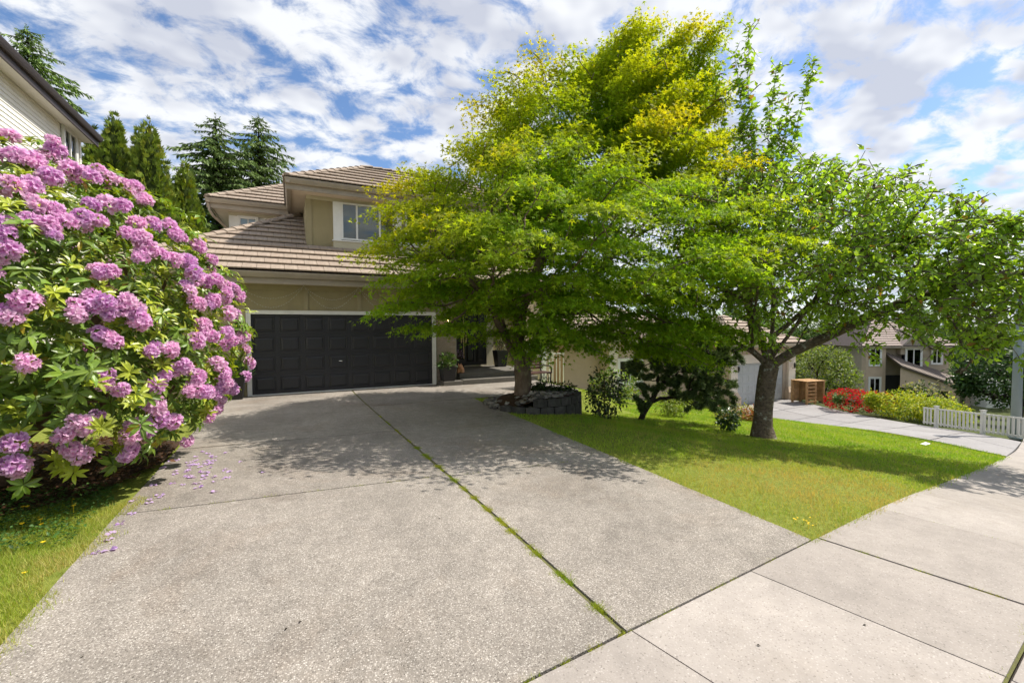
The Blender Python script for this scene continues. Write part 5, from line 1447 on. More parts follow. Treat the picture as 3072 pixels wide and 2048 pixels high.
# ------------------------------------------------------------------ far house
fh = thing('house', 'taupe house with a gabled dormer and steep porch roof far down the street', 'house', (51, 21, -5.2))
AF = math.radians(-28)
FX = Matrix.Translation((52.3, 21.2, -5.4)) @ Matrix.Rotation(AF, 4, 'Z')
def fbox(name, mat, *bx, parent=fh):
    m = MB(FX)
    for q in bx: m.box(*q)
    return m.build(name, mat, parent)
fbox('wall', 'taupe', (-3.6, 4.6, 0, 8, -.5, 5.05))
fbox('entry_wall', 'beige_stucco', (-3.6, -1.8, -.6, 0, -.5, 5.05))
simple_roof(fh, -4.2, 5.2, -.75, 5.0, 4.0, .62, xf=FX)
# dormer gable on the front
g = MB(FX); g.add([(-.35, -.5, 4.2), (2.25, -.5, 4.2), (2.25, -.5, 5.1), (.95, -.5, 6.5), (-.35, -.5, 5.1), (-.35, 0, 4.2), (2.25, 0, 4.2), (2.25, 1, 5.1), (.95, 3, 6.5), (-.35, 1, 5.1)], [(0, 1, 2, 3, 4), (0, 4, 9, 5), (1, 6, 7, 2)])
g.build('dormer', 'taupe', fh)
for s, nm in ((-1, 'dormer_roof'), (1, 'dormer_roof')):
    g = MB(FX); x_e = .95 + s * 1.6
    g.add([(.95, -.85, 6.62), (x_e, -.85, 4.92), (x_e, .6, 4.92), (.95, 3.2, 6.62), (.95, -.85, 6.50), (x_e, -.85, 4.80), (x_e, .6, 4.80), (.95, 3.2, 6.50)], [(0, 1, 2, 3), (4, 7, 6, 5), (0, 4, 5, 1), (1, 5, 6, 2)])
    g.build(nm, 'far_tile', fh)
g = MB(FX); g.prism([(.95, -.53, 6.5), (-.25, -.53, 5.2), (-.05, -.53, 5.1), (.95, -.53, 6.2), (1.95, -.53, 5.1), (2.15, -.53, 5.2)], (0, -.06, 0)); g.build('gable_trim', 'pale_stucco', fh)
window(fh, .15, 1.55, 3.05, 4.75, -.52, (.85,), .09, xf=FX, trim=.1, cur=((.25, .8, 'curtain'),))
window(fh, 3.0, 3.9, 3.3, 4.6, -.02, (3.45,), .08, xf=FX, trim=.1)
window(fh, -3.3, -2.3, 3.2, 4.8, -.62, (-2.8,), .08, xf=FX, trim=.1)
window(fh, -3.3, -2.3, .3, 2.0, -.62, (-2.8,), .08, xf=FX, trim=.1)
# porch roof sloping to the right
R0 = MB(FX); R0.add([(-1.6, -2.2, 3.3), (5.0, -2.2, .95), (5.0, .0, 2.15), (-1.6, .0, 4.5), (-1.6, -2.2, 3.12), (5.0, -2.2, .77), (5.0, 0, 1.97), (-1.6, 0, 4.32)], [(0, 1, 2, 3), (4, 7, 6, 5), (0, 4, 5, 1), (1, 5, 6, 2), (0, 3, 7, 4)])
ro_ = R0.build('porch_roof', 'rafter_shade', fh)
L_ = math.hypot(6.6, 2.35)
tile_plane(ro_, FX @ Vector((5.0, -2.2, .98)), FX.to_3x3() @ Vector((0, -2.2, -1.2)), FX.to_3x3() @ Vector((-6.6, 0, 2.35)), [(-2.506, 0), (0, 0), (0, L_), (-2.506, L_)], ex=.5, wd=.45, mat='far_tile', single=False)
g = MB(FX); g.add([(-1.6, -2.0, 3.1), (4.6, -2.0, .9), (4.6, -2.0, .75), (-1.6, -2.0, .9 + .4)], [(0, 3, 2, 1)]); g.build('porch_gable', 'beige_stucco', fh)
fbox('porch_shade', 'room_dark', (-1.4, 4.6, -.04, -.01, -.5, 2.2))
for x in (1.6, 4.3): fbox('porch_column', 'brick', (x, x + .45, -2.0, -1.5, -.5, 1.6))
fbox('side_garage', 'white_trim', (5.6, 8.8, -2.6, 3, -.5, 1.9)); 

# ------------------------------------------------------------------ cedar crate, fence, street lamp
cr = thing('cedar_crate', 'open slatted cedar crate standing beside the grey garage', 'crate', (24.9, 14.15, G(24.9, 14.15)))
CX = Matrix.Translation((24.95, 14.1, G(24.95, 14.1) + .01)) @ Matrix.Rotation(math.radians(-8), 4, 'Z')
def cb(name, *q): m = MB(CX); m.box(*q); return m.build(name, 'cedar_wood', cr)
for x in (-.62, -.02, .58):
    for y in (-.42, .40): cb('post', x, x + .085, y, y + .085, 0, 1.22)
for i in range(6):
    z = .12 + i * .19; cb('slat', -.62, .065, -.445, -.42, z, z + (.085 if i != 3 else .06))
for i in range(9):
    z = .08 + i * .128; cb('slat', .665, .69, -.42, .485, z, z + .12); cb('slat', -.62, .66, .486, .51, z, z + .12)
for i in range(6): cb('slat', -.66 + i * .228, -.44 + i * .228, -.47, .53, 1.222, 1.247)

fn = thing('picket_fence', 'white picket fence sloping down beside the street lamp', 'fence', (21.0, 6.4, G(21, 6.4)))
FA, FB = Vector((22.2, 8.2, 0)), Vector((19.4, 4.35, 0))
def fz(p): return G(p.x, p.y) + .06
L = (FB - FA).length; dirf = (FB - FA).normalized(); ang = math.atan2(dirf.y, dirf.x)
def fpiece(name, s0, s1, z0, z1, off, th):
    a, c = FA + dirf * s0, FA + dirf * s1; nrm = Vector((dirf.y, -dirf.x, 0))
    za, zc = fz(a), fz(c); p = []
    for q, zz in ((a, za), (c, zc)):
        for o in (off, off + th):
            for h in (z0, z1): w = q + nrm * o; p.append((w.x, w.y, zz + h))
    MB().add(p, [(0, 1, 3, 2), (4, 6, 7, 5), (0, 4, 5, 1), (2, 3, 7, 6), (1, 5, 7, 3), (0, 2, 6, 4)]).build(name, 'fence_white', fn)
n = int(L / .165)
for i in range(n):
    s = .05 + i * .165
    if abs((s % 1.98) - 0.6) > .06: fpiece('picket', s, s + .075, .02, .64, .02, .02)
for s in (0.6, 2.58, 4.56):
    fpiece('fence_post', s, s + .10, -.2, .74, -.05, .10); fpiece('post_cap', s - .015, s + .115, .74, .77, -.065, .13)
for h in (.06, .62): fpiece('rail', 0, L, h, h + .05, -.01, .03)

lp = thing('street_lamp', 'slim grey-green street lamp post behind the picket fence', 'street lamp', (20.75, 5.35, G(20.75, 5.35)))
zl = G(20.75, 5.35)
MB().tube([(20.75, 5.35, zl - .2), (20.75, 5.35, zl + 2.5), (20.75, 5.35, zl + 4.7)], [.135, .115, .085], 14).build('pole', 'lamp_steel', lp, True)
MB().lathe((20.75, 5.35, zl), [(.17, 0), (.17, .05), (.14, .08)], 14).build('base_collar', 'lamp_steel', lp)
MB().lathe((20.75, 5.35, zl + 4.7), [(.09, 0), (.12, .04), (.26, .12), (.28, .30), (.20, .42), (.05, .46)], 16).build('lamp_head', 'dark_metal', lp, True)
MB().box(20.64, 20.66, 5.20, 5.30, zl + .52, zl + .62).build('access_plate', 'pewter', lp)

# ------------------------------------------------------------------ generic leafy plants
def leafy(name, label, cat, base, ells, nleaf, size, cols, tpl=T_DIAM, mat='leaf', stems=None, natt=60, r0=.03, bark='dark_bark', group=None, step=.15, zmin=None, droop=-.2, flowers=None, shell=.45, cvar=.4):
    base = Vector(base); t = thing(name, label, cat, base, group)
    b = np.array(base); E = [((np.array(c) + b), r) for c, r in ells]
    zmin = b[2] + .02 if zmin is None else b[2] + zmin
    A = in_union(natt, E, 0.2, zmin)
    stems = stems or [[(0, 0, -.05), (0, 0, .15)]]
    nodes, pr = [], []
    for s in stems:
        prev = -1
        for p in s:
            nodes.append(b + np.array(p, float)); pr.append(prev); prev = len(nodes) - 1
    pos, par = colonize_from(nodes, pr, A, step, 4 * step + 2, step * 1.3, 120, (0, 0, .04))
    r, ch = radii(par, r0 * .12, r0, 2.2)
    place('trunk' if cat == 'tree' else 'stems', branchmesh('stems', pos, par, r, bark), t)
    P = in_union(nleaf, E, shell, zmin)
    tw = np.where(r <= np.quantile(r, .6))[0]; m = nleaf // 2
    if len(tw): P = np.concatenate([P[:nleaf - m], pos[RNG.choice(tw, m)] + RNG.normal(0, step * .7, (m, 3))])
    P = P[P[:, 2] > zmin]; n = len(P); cen = np.mean([e[0] for e in E], axis=0)
    out = unit(P - cen); D = out * .6 + RNG.normal(0, .6, (n, 3)) + np.array([0, 0, droop]); Nn = np.array([0, 0, .9]) + out * .4 + RNG.normal(0, .5, (n, 3))
    cols = np.array(cols); k = RNG.integers(len(cols), size=n); C = cols[k] * RNG.uniform(1 - cvar, 1 + cvar, (n, 1))
    o = place('crown' if cat == 'tree' else 'foliage', leafmesh('foliage', tpl, P, D, Nn, RNG.uniform(size * .7, size * 1.3, n), C, mat), t); o['kind'] = 'stuff'
    if flowers:
        nf, fs, fc, fm = flowers
        Q = in_union(nf, E, .88, zmin + .05); Q = np.repeat(Q, 5, 0) + RNG.normal(0, fs * .35, (nf * 5, 3)); n = len(Q)
        Cf = np.array(fc) * RNG.uniform(.6, 1.3, (n, 1))
        o = place('blossoms', leafmesh('blossoms', T_DIAM, Q, rand_dirs(n) + np.array([0, 0, .2]), rand_dirs(n) + np.array([0, 0, .8]), RNG.uniform(fs * .7, fs * 1.2, n), Cf, 'petal'), t); o['kind'] = 'stuff'
    return t
def gp(x, y, dz=0.0): return (x, y, G(x, y) + dz)
DK = [(.04, .085, .02), (.06, .12, .028)]; MD = [(.08, .16, .03), (.12, .21, .04)]; LT = [(.18, .25, .04), (.25, .30, .04)]
# shrub with reddish stems right of the rock bed
leafy('shrub', 'dark leafy shrub with bare reddish stems right of the rock bed', 'shrub', gp(6.35, 8.0), [((0, 0, .45), (.42, .42, .42)), ((.25, .1, .75), (.3, .3, .35)), ((-.25, 0, .75), (.2, .25, .35))], 900, .085, [(.03, .055, .016), (.05, .08, .02)], T_OVATE, 'rhodo_leaf', [[(-.1, 0, 0), (-.2, .05, .5), (-.25, 0, 1.1)], [(0, 0, 0), (.0, 0, .6), (-.02, 0, 1.2)], [(.1, 0, 0), (.25, .1, .7)], [(.05, .1, 0), (.12, .15, .9)]], 60, .014, 'stem_bark', step=.1)
leafy('shrub', 'small glossy bush on the lawn just left of the cherry trunk', 'shrub', gp(9.0, 6.85), [((0, 0, .28), (.26, .26, .26))], 420, .09, [(.04, .08, .02), (.06, .11, .03)], T_OVATE, 'rhodo_leaf', None, 30, .012, step=.08)
for (x, y, c, lab) in ((12.3, 9.3, [(.28, .20, .10), (.12, .16, .04), (.40, .22, .16)], 'pale pinkish heather clump at the edge of the far drive'), (13.0, 9.0, [(.32, .08, .03), (.36, .16, .04), (.18, .14, .03)], 'reddish low shrub left of the cherry trunk by the far drive'), (13.4, 9.6, [(.34, .34, .03), (.24, .27, .03)], 'yellow-green low shrub behind the cherry trunk')):
    leafy('low_shrub', lab, 'shrub', gp(x, y), [((0, 0, .2), (.45, .4, .28))], 700, .07, c, T_DIAM, 'leaf', None, 24, .01, step=.1)
leafy('low_shrub', 'light green fern-like bush under the leaning pine', 'shrub', gp(10.2, 9.6), [((0, 0, .35), (.6, .5, .45))], 900, .10, LT, T_LONG, 'leaf', None, 24, .01, step=.1)
leafy('low_shrub', 'mid green bush beside the flared pillar of the beige house', 'shrub', gp(11.8, 14.2), [((0, 0, .6), (1.3, .8, .8))], 1500, .12, MD + LT, T_DIAM, 'leaf', None, 40, .02, step=.15)
# azalea and golden hedge by the far drive
leafy('azalea', 'low azalea bush full of bright red flowers', 'shrub', gp(24.6, 11.9), [((0, 0, .45), (1.0, 1.1, .6)), ((.8, -.7, .4), (.9, .9, .55))], 1600, .09, MD, T_DIAM, 'leaf', None, 50, .02, step=.2, flowers=(520, .10, (.62, .012, .022), 'petal'))
leafy('golden_shrub', 'golden yellow-green arching shrub between the azalea and picket fence', 'shrub', gp(24.8, 9.6), [((.0, .3, .55), (1.4, 1.1, .65)), ((.2, -1.0, .4), (1.1, 1.0, .6))], 7500, .13, [(.38, .42, .02), (.52, .52, .03), (.20, .30, .02)], T_LONG, 'leaf', None, 60, .02, step=.2, droop=-.35)
leafy('shrub', 'round cream-flecked shrub above the picket fence', 'shrub', (33.5, 12.3, G(33.5, 12.3)), [((0, 0, 1.1), (1.3, 1.2, 1.2))], 1600, .16, [(.05, .09, .02), (.40, .38, .18)], T_DIAM, 'leaf', None, 30, .03, step=.25)
leafy('small_tree', 'feathery light green small tree behind the cedar crate', 'tree', gp(28.3, 15.3), [((0, 0, 2.2), (1.9, 1.6, 1.3)), ((1.2, -.4, 1.3), (1.3, 1.2, 1.2))], 6500, .13, LT + [(.09, .15, .03)], T_DIAM, 'leaf', [[(0, 0, -.1), (-.3, 0, .9)], [(.1, 0, -.1), (.1, .1, .9)], [(.2, 0, -.1), (.6, 0, .9)]], 110, .07, step=.22)
leafy('dark_tree', 'dense dark green multi-stemmed tree behind the street lamp', 'tree', (40.5, 10.2, G(40.5, 10.2)), [((0, 0, 4.0), (3.6, 3.0, 2.4)), ((2.6, -1.5, 3.6), (3.0, 2.6, 2.4)), ((-2.2, .8, 3.0), (2.0, 2.0, 1.6)), ((3.5, -2.5, 6.0), (2.6, 2.6, 2.2))], 15000, .24, DK + [(.05, .10, .02)], T_DIAM, 'leaf', [[(-.4, 0, -.2), (-1.0, .2, 1.6)], [(0, 0, -.2), (.2, 0, 1.6)], [(.4, 0, -.2), (1.4, -.4, 1.7)], [(.8, -.2, -.2), (2.4, -1.2, 1.7)]], 170, .16, step=.45)
# trees on the far slope, closing the view under the cherry crown
bg = [(85, 45, 12.0, 'tall far tree left behind the far house', MD), (95, 34, 12.0, 'tall far tree right behind the far house', MD), (100, 22, 12.0, 'far tall tree beyond the dark tree', DK), (74, 50, 12.0, 'far tree seen through the middle of the cherry crown', MD), (64, 52, 11.0, 'far tree seen left of the cherry trunk', MD), (88, 10, 11.0, 'far tree low at the right edge under the cherry branch', DK), (46, 33, 9.0, 'broad green tree behind the beige house, left of the far house', MD), (60, 30, 8.0, 'tree rising behind the roof of the far house', DK), (70, 20, 8.5, 'dark tree right of the far house roof', DK), (34, 34, 8.0, 'leafy tree showing over the beige house roof', MD), (55, 6, 7.0, 'far tree at the right edge beyond the street lamp', DK), (66, 2, 8.0, 'farthest tree down the street at the right edge', MD)]
for x, y, h, lab, c in bg:
    z0 = lerp(G(x, y), -6, smooth(45, 160, math.hypot(x - 8, y - 10))) - .2
    k = h / 8
    leafy('background_tree', lab, 'tree', (x, y, z0), [((0, 0, 5 * k), (3.2 * k, 3.0 * k, 2.8 * k)), ((1.8, .5, 4 * k), (2.2, 2.2, 2.0)), ((-1.9, -.4, 4.2 * k), (2.1, 2.0, 1.9)), ((.2, .3, 7 * k), (1.9, 1.9, 1.6))], 6500, .36, c + [(.09, .14, .03)], T_DIAM, 'leaf', [[(0, 0, -.3), (.1, 0, 1.5), (0, 0, 2.6)]], 90, .22, group='trees on the far slope', step=.6)

def far_woods():
    n = 26000; a = RNG.uniform(math.radians(-20), math.radians(75), n); r = RNG.uniform(125, 150, n)
    top = 7 + 3.0 * np.sin(a * 23) + 2.2 * np.sin(a * 61 + 1) + 1.6 * np.sin(a * 143); z = -7 + (top + 1) * RNG.uniform(0, 1, n) ** .7
    P = np.stack([8 + r * np.cos(a), 10 + r * np.sin(a), z], 1)
    tone = (np.sin(a * 37) + np.sin(a * 91 + 2))[:, None] * .15 + 1
    C = np.array([.055, .10, .035]) * RNG.uniform(.5, 1.5, (n, 1)) * tone
    o = place('far_woods', leafmesh('far_woods', T_DIAM, P, rand_dirs(n), rand_dirs(n) + np.array([-.6, -.4, .6]), RNG.uniform(1.2, 2.4, n), C, 'leaf')); tag(o, 'far-off belt of woods closing the horizon down the street', 'woods', kind='stuff')
far_woods()

# ------------------------------------------------------------------ rock bed with block wall round the maple
bed = bpy.data.objects.new('rock_bed', None); COL.objects.link(bed); tag(bed, kind='structure')
BX, BY, BRr = 4.95, 8.85, 1.06
def bedf(u, v):
    a = 2 * PI * u; r = (BRr - .05) * v; x, y = BX + r * math.cos(a), BY + r * math.sin(a)
    w = smooth(-.2, .9, math.cos(a - math.radians(-62)))
    top = lerp(-.17, .10, w) if v > .8 else lerp(-.05, .12, w)
    return (x, y, lerp(.10, top, v) + .012 * math.sin(17 * x) * math.cos(19 * y))
place('bed_soil', sheet('bed_soil', bedf, 40, 8, 'soil'), bed)
NB = 13
for r in range(2):
    for i in range(NB):
        a0 = math.radians(-160 + (i + (.5 if r else 0)) * 215 / NB); a1 = a0 + math.radians(215 / NB - 1.0)
        am = (a0 + a1) / 2; gx, gy = BX + (BRr + .1) * math.cos(am), BY + (BRr + .1) * math.sin(am); zg = G(gx, gy)
        top = .105 if r else -.06
        if am < math.radians(-118) and r: continue
        z0 = zg - .1 if r == 0 else -.057
        if z0 > top - .05: continue
        bl = MB(); n = 6; V = []
        for k in range(n + 1):
            a = lerp(a0, a1, k / n); bulge = .035 * math.sin(PI * k / n); drop = .022 * (1 - math.sin(PI * k / n))
            for rr, zz in ((BRr - .09, z0), (BRr + .03 + bulge, z0), (BRr + .02 + bulge, top - drop), (BRr - .09, top - drop)):
                V.append((BX + rr * math.cos(a), BY + rr * math.sin(a), zz + random.uniform(-.003, .003)))
        F = []
        for k in range(n): F += [(4 * k + j, 4 * k + 4 + j, 4 * k + 4 + (j + 1) % 4, 4 * k + (j + 1) % 4) for j in range(4)]
        F += [(0, 1, 2, 3), (4 * n + 3, 4 * n + 2, 4 * n + 1, 4 * n)]
        bl.add(V, F).build('block', 'block_concrete', bed)
def rock_mesh(seed):
    rg = random.Random(seed); import bmesh
    bm = bmesh.new(); bmesh.ops.create_icosphere(bm, subdivisions=2, radius=1)
    ax = [Vector((rg.gauss(0, 1), rg.gauss(0, 1), rg.gauss(0, 1))).normalized() for _ in range(5)]
    for v in bm.verts:
        s = 1
        for a in ax: s -= .10 * max(0, v.co.normalized().dot(a) - .45) * 2
        v.co = v.co * s; v.co.z *= .62; v.co.x *= 1.25
    me = bpy.data.meshes.new('river_rock'); bm.to_mesh(me); bm.free()
    me.polygons.foreach_set('use_smooth', [True] * len(me.polygons)); me.materials.append(MATS['river_rock']); return me
RK = [rock_mesh(i) for i in range(5)]
cnt = 0
while cnt < 295:
    a = random.uniform(0, 2 * PI); r = BRr * math.sqrt(random.uniform(.04, 1.35)); x, y = BX + r * math.cos(a), BY + r * math.sin(a)
    w = smooth(-.2, .9, math.cos(a - math.radians(-62)))
    if r > BRr - .12 and w > .12: continue
    if r > BRr and (x < 3.95 or y > 10.0): continue
    if math.hypot(x - 4.72, y - 8.95) < .2: continue
    z = lerp(.10, lerp(-.17, .10, w), min(1, r / BRr)) if r < BRr else G(x, y) + .01
    s = random.uniform(.035, .075); cnt += 1
    place('river_rock', RK[cnt % 5], bed, (x, y, z + s * .35), Matrix.Rotation(random.uniform(0, 6), 3, 'Z') @ Matrix.Rotation(random.gauss(0, .3), 3, 'X'), s)
leafy('ground_fern', 'low dark green plants at the foot of the maple trunk', 'plant', (5.25, 8.75, .1), [((0, 0, .10), (.42, .4, .14)), ((.3, -.3, .1), (.3, .3, .12))], 700, .09, [(.03, .06, .015), (.05, .08, .02)], T_LONG, 'leaf', None, 16, .006, step=.08)

# ------------------------------------------------------------------ pots, bench, figurine
def square_pot(name, label, x, y, z, w, h, plant):
    t = thing(name, label, 'planter', (x, y, z)); a, c = w * .36, w * .5
    p = MB(); p.add([(x - a, y - a, z), (x + a, y - a, z), (x + a, y + a, z), (x - a, y + a, z), (x - c, y - c, z + h), (x + c, y - c, z + h), (x + c, y + c, z + h), (x - c, y + c, z + h),
                     (x - c + .025, y - c + .025, z + h), (x + c - .025, y - c + .025, z + h), (x + c - .025, y + c - .025, z + h), (x - c + .025, y + c - .025, z + h), (x - c + .03, y - c + .03, z + h - .06), (x + c - .03, y - c + .03, z + h - .06), (x + c - .03, y + c - .03, z + h - .06), (x - c + .03, y + c - .03, z + h - .06)],
                    [(0, 3, 2, 1)] + [(i, (i + 1) % 4, (i + 1) % 4 + 4, i + 4) for i in range(4)] + [(4 + i, 4 + (i + 1) % 4, 8 + (i + 1) % 4, 8 + i) for i in range(4)] + [(8 + i, 8 + (i + 1) % 4, 12 + (i + 1) % 4, 12 + i) for i in range(4)])
    p.build('pot', 'black_pot', t, bevel=.006)
    s = MB(); s.add([(x - c + .03, y - c + .03, z + h - .05), (x + c - .03, y - c + .03, z + h - .05), (x + c - .03, y + c - .03, z + h - .05), (x - c + .03, y + c - .03, z + h - .05)], [(0, 1, 2, 3)]); s.build('soil', 'soil', t)
    ells, n, size, cols, tpl, fl = plant
    E = [((np.array(e) + np.array([x, y, z + h])), r) for e, r in ells]
    P = in_union(n, E, 0, z + h - .12); out = unit(P - np.array([x, y, z + h])); D = out + RNG.normal(0, .4, (n, 3)); Nn = np.array([0, 0, 1.]) + RNG.normal(0, .5, (n, 3))
    cols = np.array(cols); C = cols[RNG.integers(len(cols), size=n)] * RNG.uniform(.6, 1.4, (n, 1))
    st = MB()
    for i in range(16):
        e = E[i % len(E)]; q = in_union(1, [e], .5, z + h)[0]; st.tube([(x + random.uniform(-.06, .06), y + random.uniform(-.06, .06), z + h - .06), ((x + q[0]) / 2, (y + q[1]) / 2, (z + h + q[2]) / 2 + .04), tuple(q)], [.006, .004, .002], 4)
    st.build('stems', 'stem_bark', t)
    o = place('foliage', leafmesh('foliage', tpl, P, D, Nn, RNG.uniform(size * .7, size * 1.3, n), C, 'rhodo_leaf'), t); o['kind'] = 'stuff'
    if fl:
        nf, fs, fc = fl; Q = in_union(nf, E, .6, z + h); o = place('blossoms', leafmesh('blossoms', T_DIAM, Q, rand_dirs(nf), rand_dirs(nf), fs, np.array(fc) * RNG.uniform(.6, 1.2, (nf, 1)), 'petal'), t); o['kind'] = 'stuff'
PLG = [(.06, .13, .025), (.11, .18, .04)]
square_pot('planter', 'square black planter with a leafy plant right of the garage door', 4.30, 13.08, FL + .012, .44, .57, ([((0, 0, .16), (.30, .28, .26)), ((-.12, -.1, .05), (.25, .2, .16))], 330, .10, PLG, T_OVATE, (14, .03, (.8, .8, .75))))
square_pot('planter', 'tall black planter left of the garage door, half behind the rhododendron', -1.30, 13.05, FL + .012, .46, .58, ([((0, 0, .16), (.26, .26, .24)), ((.25, 0, .02), (.16, .14, .12))], 240, .10, DK + PLG, T_OVATE, None))
square_pot('planter', 'tall black planter right of the front doors', 6.98, 14.95, .122, .46, .60, ([((0, 0, .22), (.28, .25, .30))], 150, .10, [(.03, .045, .02), (.08, .09, .06)], T_LONG, None))
square_pot('planter', 'dark tapered pot of small purple flowers left of the front doors', 5.12, 14.35, .122, .36, .38, ([((0, 0, .14), (.20, .18, .20))], 90, .06, [(.03, .045, .02), (.07, .05, .06)], T_OVATE, (110, .038, (.62, .42, .62))))
# terracotta figurine on the top step: a seated animal
fg = thing('figurine', 'small orange terracotta animal figurine sitting on the top porch step', 'figurine', (4.86, 13.48, .122))
f = MB(); fx, fy, fz_ = 4.88, 13.50, .122
f.lathe((fx, fy, fz_), [(.10, 0), (.125, .03), (.12, .10), (.095, .17), (.07, .22), (.055, .25), (.02, .27)], 14); f.build('body', 'terracotta', fg, True)
f = MB(); f.lathe((fx - .05, fy - .06, fz_ + .20), [(.01, -.05), (.05, -.03), (.065, .01), (.055, .05), (.02, .075)], 12); f.build('head', 'terracotta', fg, True)
for s in (-.035, .04):
    f = MB(); f.add([(fx - .05 + s - .022, fy - .06, fz_ + .25), (fx - .05 + s + .022, fy - .06, fz_ + .25), (fx - .05 + s, fy - .03, fz_ + .25), (fx - .05 + s * 1.25, fy - .05, fz_ + .33)], [(0, 1, 3), (1, 2, 3), (2, 0, 3), (0, 2, 1)]); f.build('ear', 'terracotta', fg)
f = MB(); f.lathe((fx - .11, fy - .09, fz_), [(.035, 0), (.04, .03), (.025, .10), (.02, .12)], 10); f.build('leg', 'terracotta', fg, True)
f = MB(); f.lathe((fx + .0, fy - .12, fz_), [(.035, 0), (.04, .03), (.025, .10), (.02, .12)], 10); f.build('leg', 'terracotta', fg, True)
# garden bench behind the maple trunk
bn = thing('garden_bench', 'wooden slatted garden bench with black iron ends behind the maple trunk', 'bench', (6.15, 11.2, FL))
zb = G(6.15, 11.2) + .012
BXF = Matrix.Translation((6.35, 11.3, zb)) @ Matrix.Rotation(math.radians(10), 4, 'Z')
for s in (-.46, .46):
    e = MB(BXF)
    e.tube([(s, -.28, 0), (s, -.24, .22), (s, -.25, .42)], .02, 6).tube([(s, .26, 0), (s, .20, .22), (s, .19, .42), (s, .25, .62), (s, .31, .82)], .02, 6).tube([(s, -.25, .41), (s, .19, .41)], .018, 6)
    e.tube([(s, -.27, .42), (s, -.29, .58), (s, -.20, .63), (s, .22, .62)], .018, 6)
    for j in range(5):
        a = [(s, -.18 + j * .08 + .035 * math.cos(w * PI / 5), .20 + .09 * math.sin(w * PI / 5) + (.1 if j % 2 else 0)) for w in range(11)]; e.tube(a, .009, 5)
    e.build('end_frame', 'dark_metal', bn)
for i in range(4):
    q = MB(BXF); y = -.25 + i * .115; q.box(-.52, .52, y, y + .09, .425, .45); q.build('slat', 'bench_wood', bn)
for i in range(4):
    q = MB(BXF); z = .52 + i * .085; y = .205 + i * .028; q.box(-.52, .52, y, y + .022, z, z + .068); q.build('slat', 'bench_wood', bn)

# ------------------------------------------------------------------ small things on the ground
# weeds in the joints
def weeds(name, label, segs, n, hmax, dens=None):
    X = []; Y = []
    for (x0, y0, x1, y1, w, amt) in segs:
        k = int(n * amt); u = RNG.uniform(0, 1, k); keep = (np.sin(u * 23 + x0 * 7) + np.sin(u * 61 + y0 * 3) * .6 + RNG.normal(0, .35, k)) > .55
        u = u[keep]; nx, ny = y1 - y0, -(x1 - x0); l = math.hypot(nx, ny); off = RNG.normal(0, w, len(u))
        X.append(x0 + (x1 - x0) * u + nx / l * off); Y.append(y0 + (y1 - y0) * u + ny / l * off)
    X, Y = np.concatenate(X), np.concatenate(Y); m = len(X); Z = GZ(X, Y) - .004
    C = grass_cols(X, Y, (.22, .36, .03), (.40, .46, .04), (.46, .36, .10), .22)
    tag(place(name, blades(name, X, Y, Z, RNG.uniform(.010, hmax, m), RNG.uniform(.003, .006, m), C, 1.3)), label, 'weeds', kind='stuff')
weeds('joint_weeds', 'green weeds growing in the long joint down the driveway', [(1.575, 1.85, 1.56, 3.2, .024, 1.0), (1.565, 3.2, 1.56, 4.3, .018, 1.0), (1.56, 4.3, 1.55, 6.2, .024, 1.3), (1.55, 6.2, 1.53, 9, .009, .35)], 11000, .038)
weeds('joint_weeds', 'sparse weeds in the cross joint of the driveway', [(-1.3, 4.76, .2, 4.76, .010, .35), (.2, 4.76, 1.55, 4.74, .008, .5), (1.6, 4.70, 3.2, 4.70, .008, .3)], 1800, .035)
weeds('joint_weeds', 'weeds along the joint between driveway and sidewalk', [(-.4, yin(-.4) + .01, .9, yin(.9) + .01, .010, .45), (.9, yin(.9) + .01, 1.65, yin(1.65) + .01, .012, .8), (1.65, yin(1.65) + .008, 3.85, yin(3.85) + .008, .006, .6), (3.865, yin(3.86), 4.12, yin(3.86) - SWW, .010, 1.0), (2.2, yin(2.2) - SWW - .02, 5.3, yin(5.3) - SWW - .02, .012, 1.4), (5.25, yin(5.25), 5.5, yin(5.25) - SWW, .006, .25)], 1900, .03)
# low clover-like ground cover with buttercups under the rhododendron
def cover():
    n = 9000; X = RNG.uniform(-3.6, -1.45, n); Y = RNG.uniform(3.85, 5.7, n)
    ok = (Y > 3.95 + .25 * np.sin(X * 3)) & (X < -1.42 - .034 * (Y - 2.9) + .05 * np.sin(Y * 9)); X, Y = X[ok], Y[ok]; n = len(X)
    Z = GZ(X, Y) + .03 * np.clip((-1.6 - X) / .8, 0, 1) + RNG.uniform(.005, .075, n)
    P = np.stack([X, Y, Z], 1); D = rand_dirs(n) * np.array([1, 1, .3]); Nn = np.array([0, 0, 1.]) + RNG.normal(0, .35, (n, 3))
    C = np.array([.06, .13, .025]) * RNG.uniform(.6, 1.6, (n, 1))
    o = place('ground_cover', leafmesh('ground_cover', T_OVATE, P, D, Nn, RNG.uniform(.018, .04, n), C, 'leaf')); tag(o, 'low leafy ground cover at the foot of the rhododendron', 'ground cover', kind='stuff')
cover()
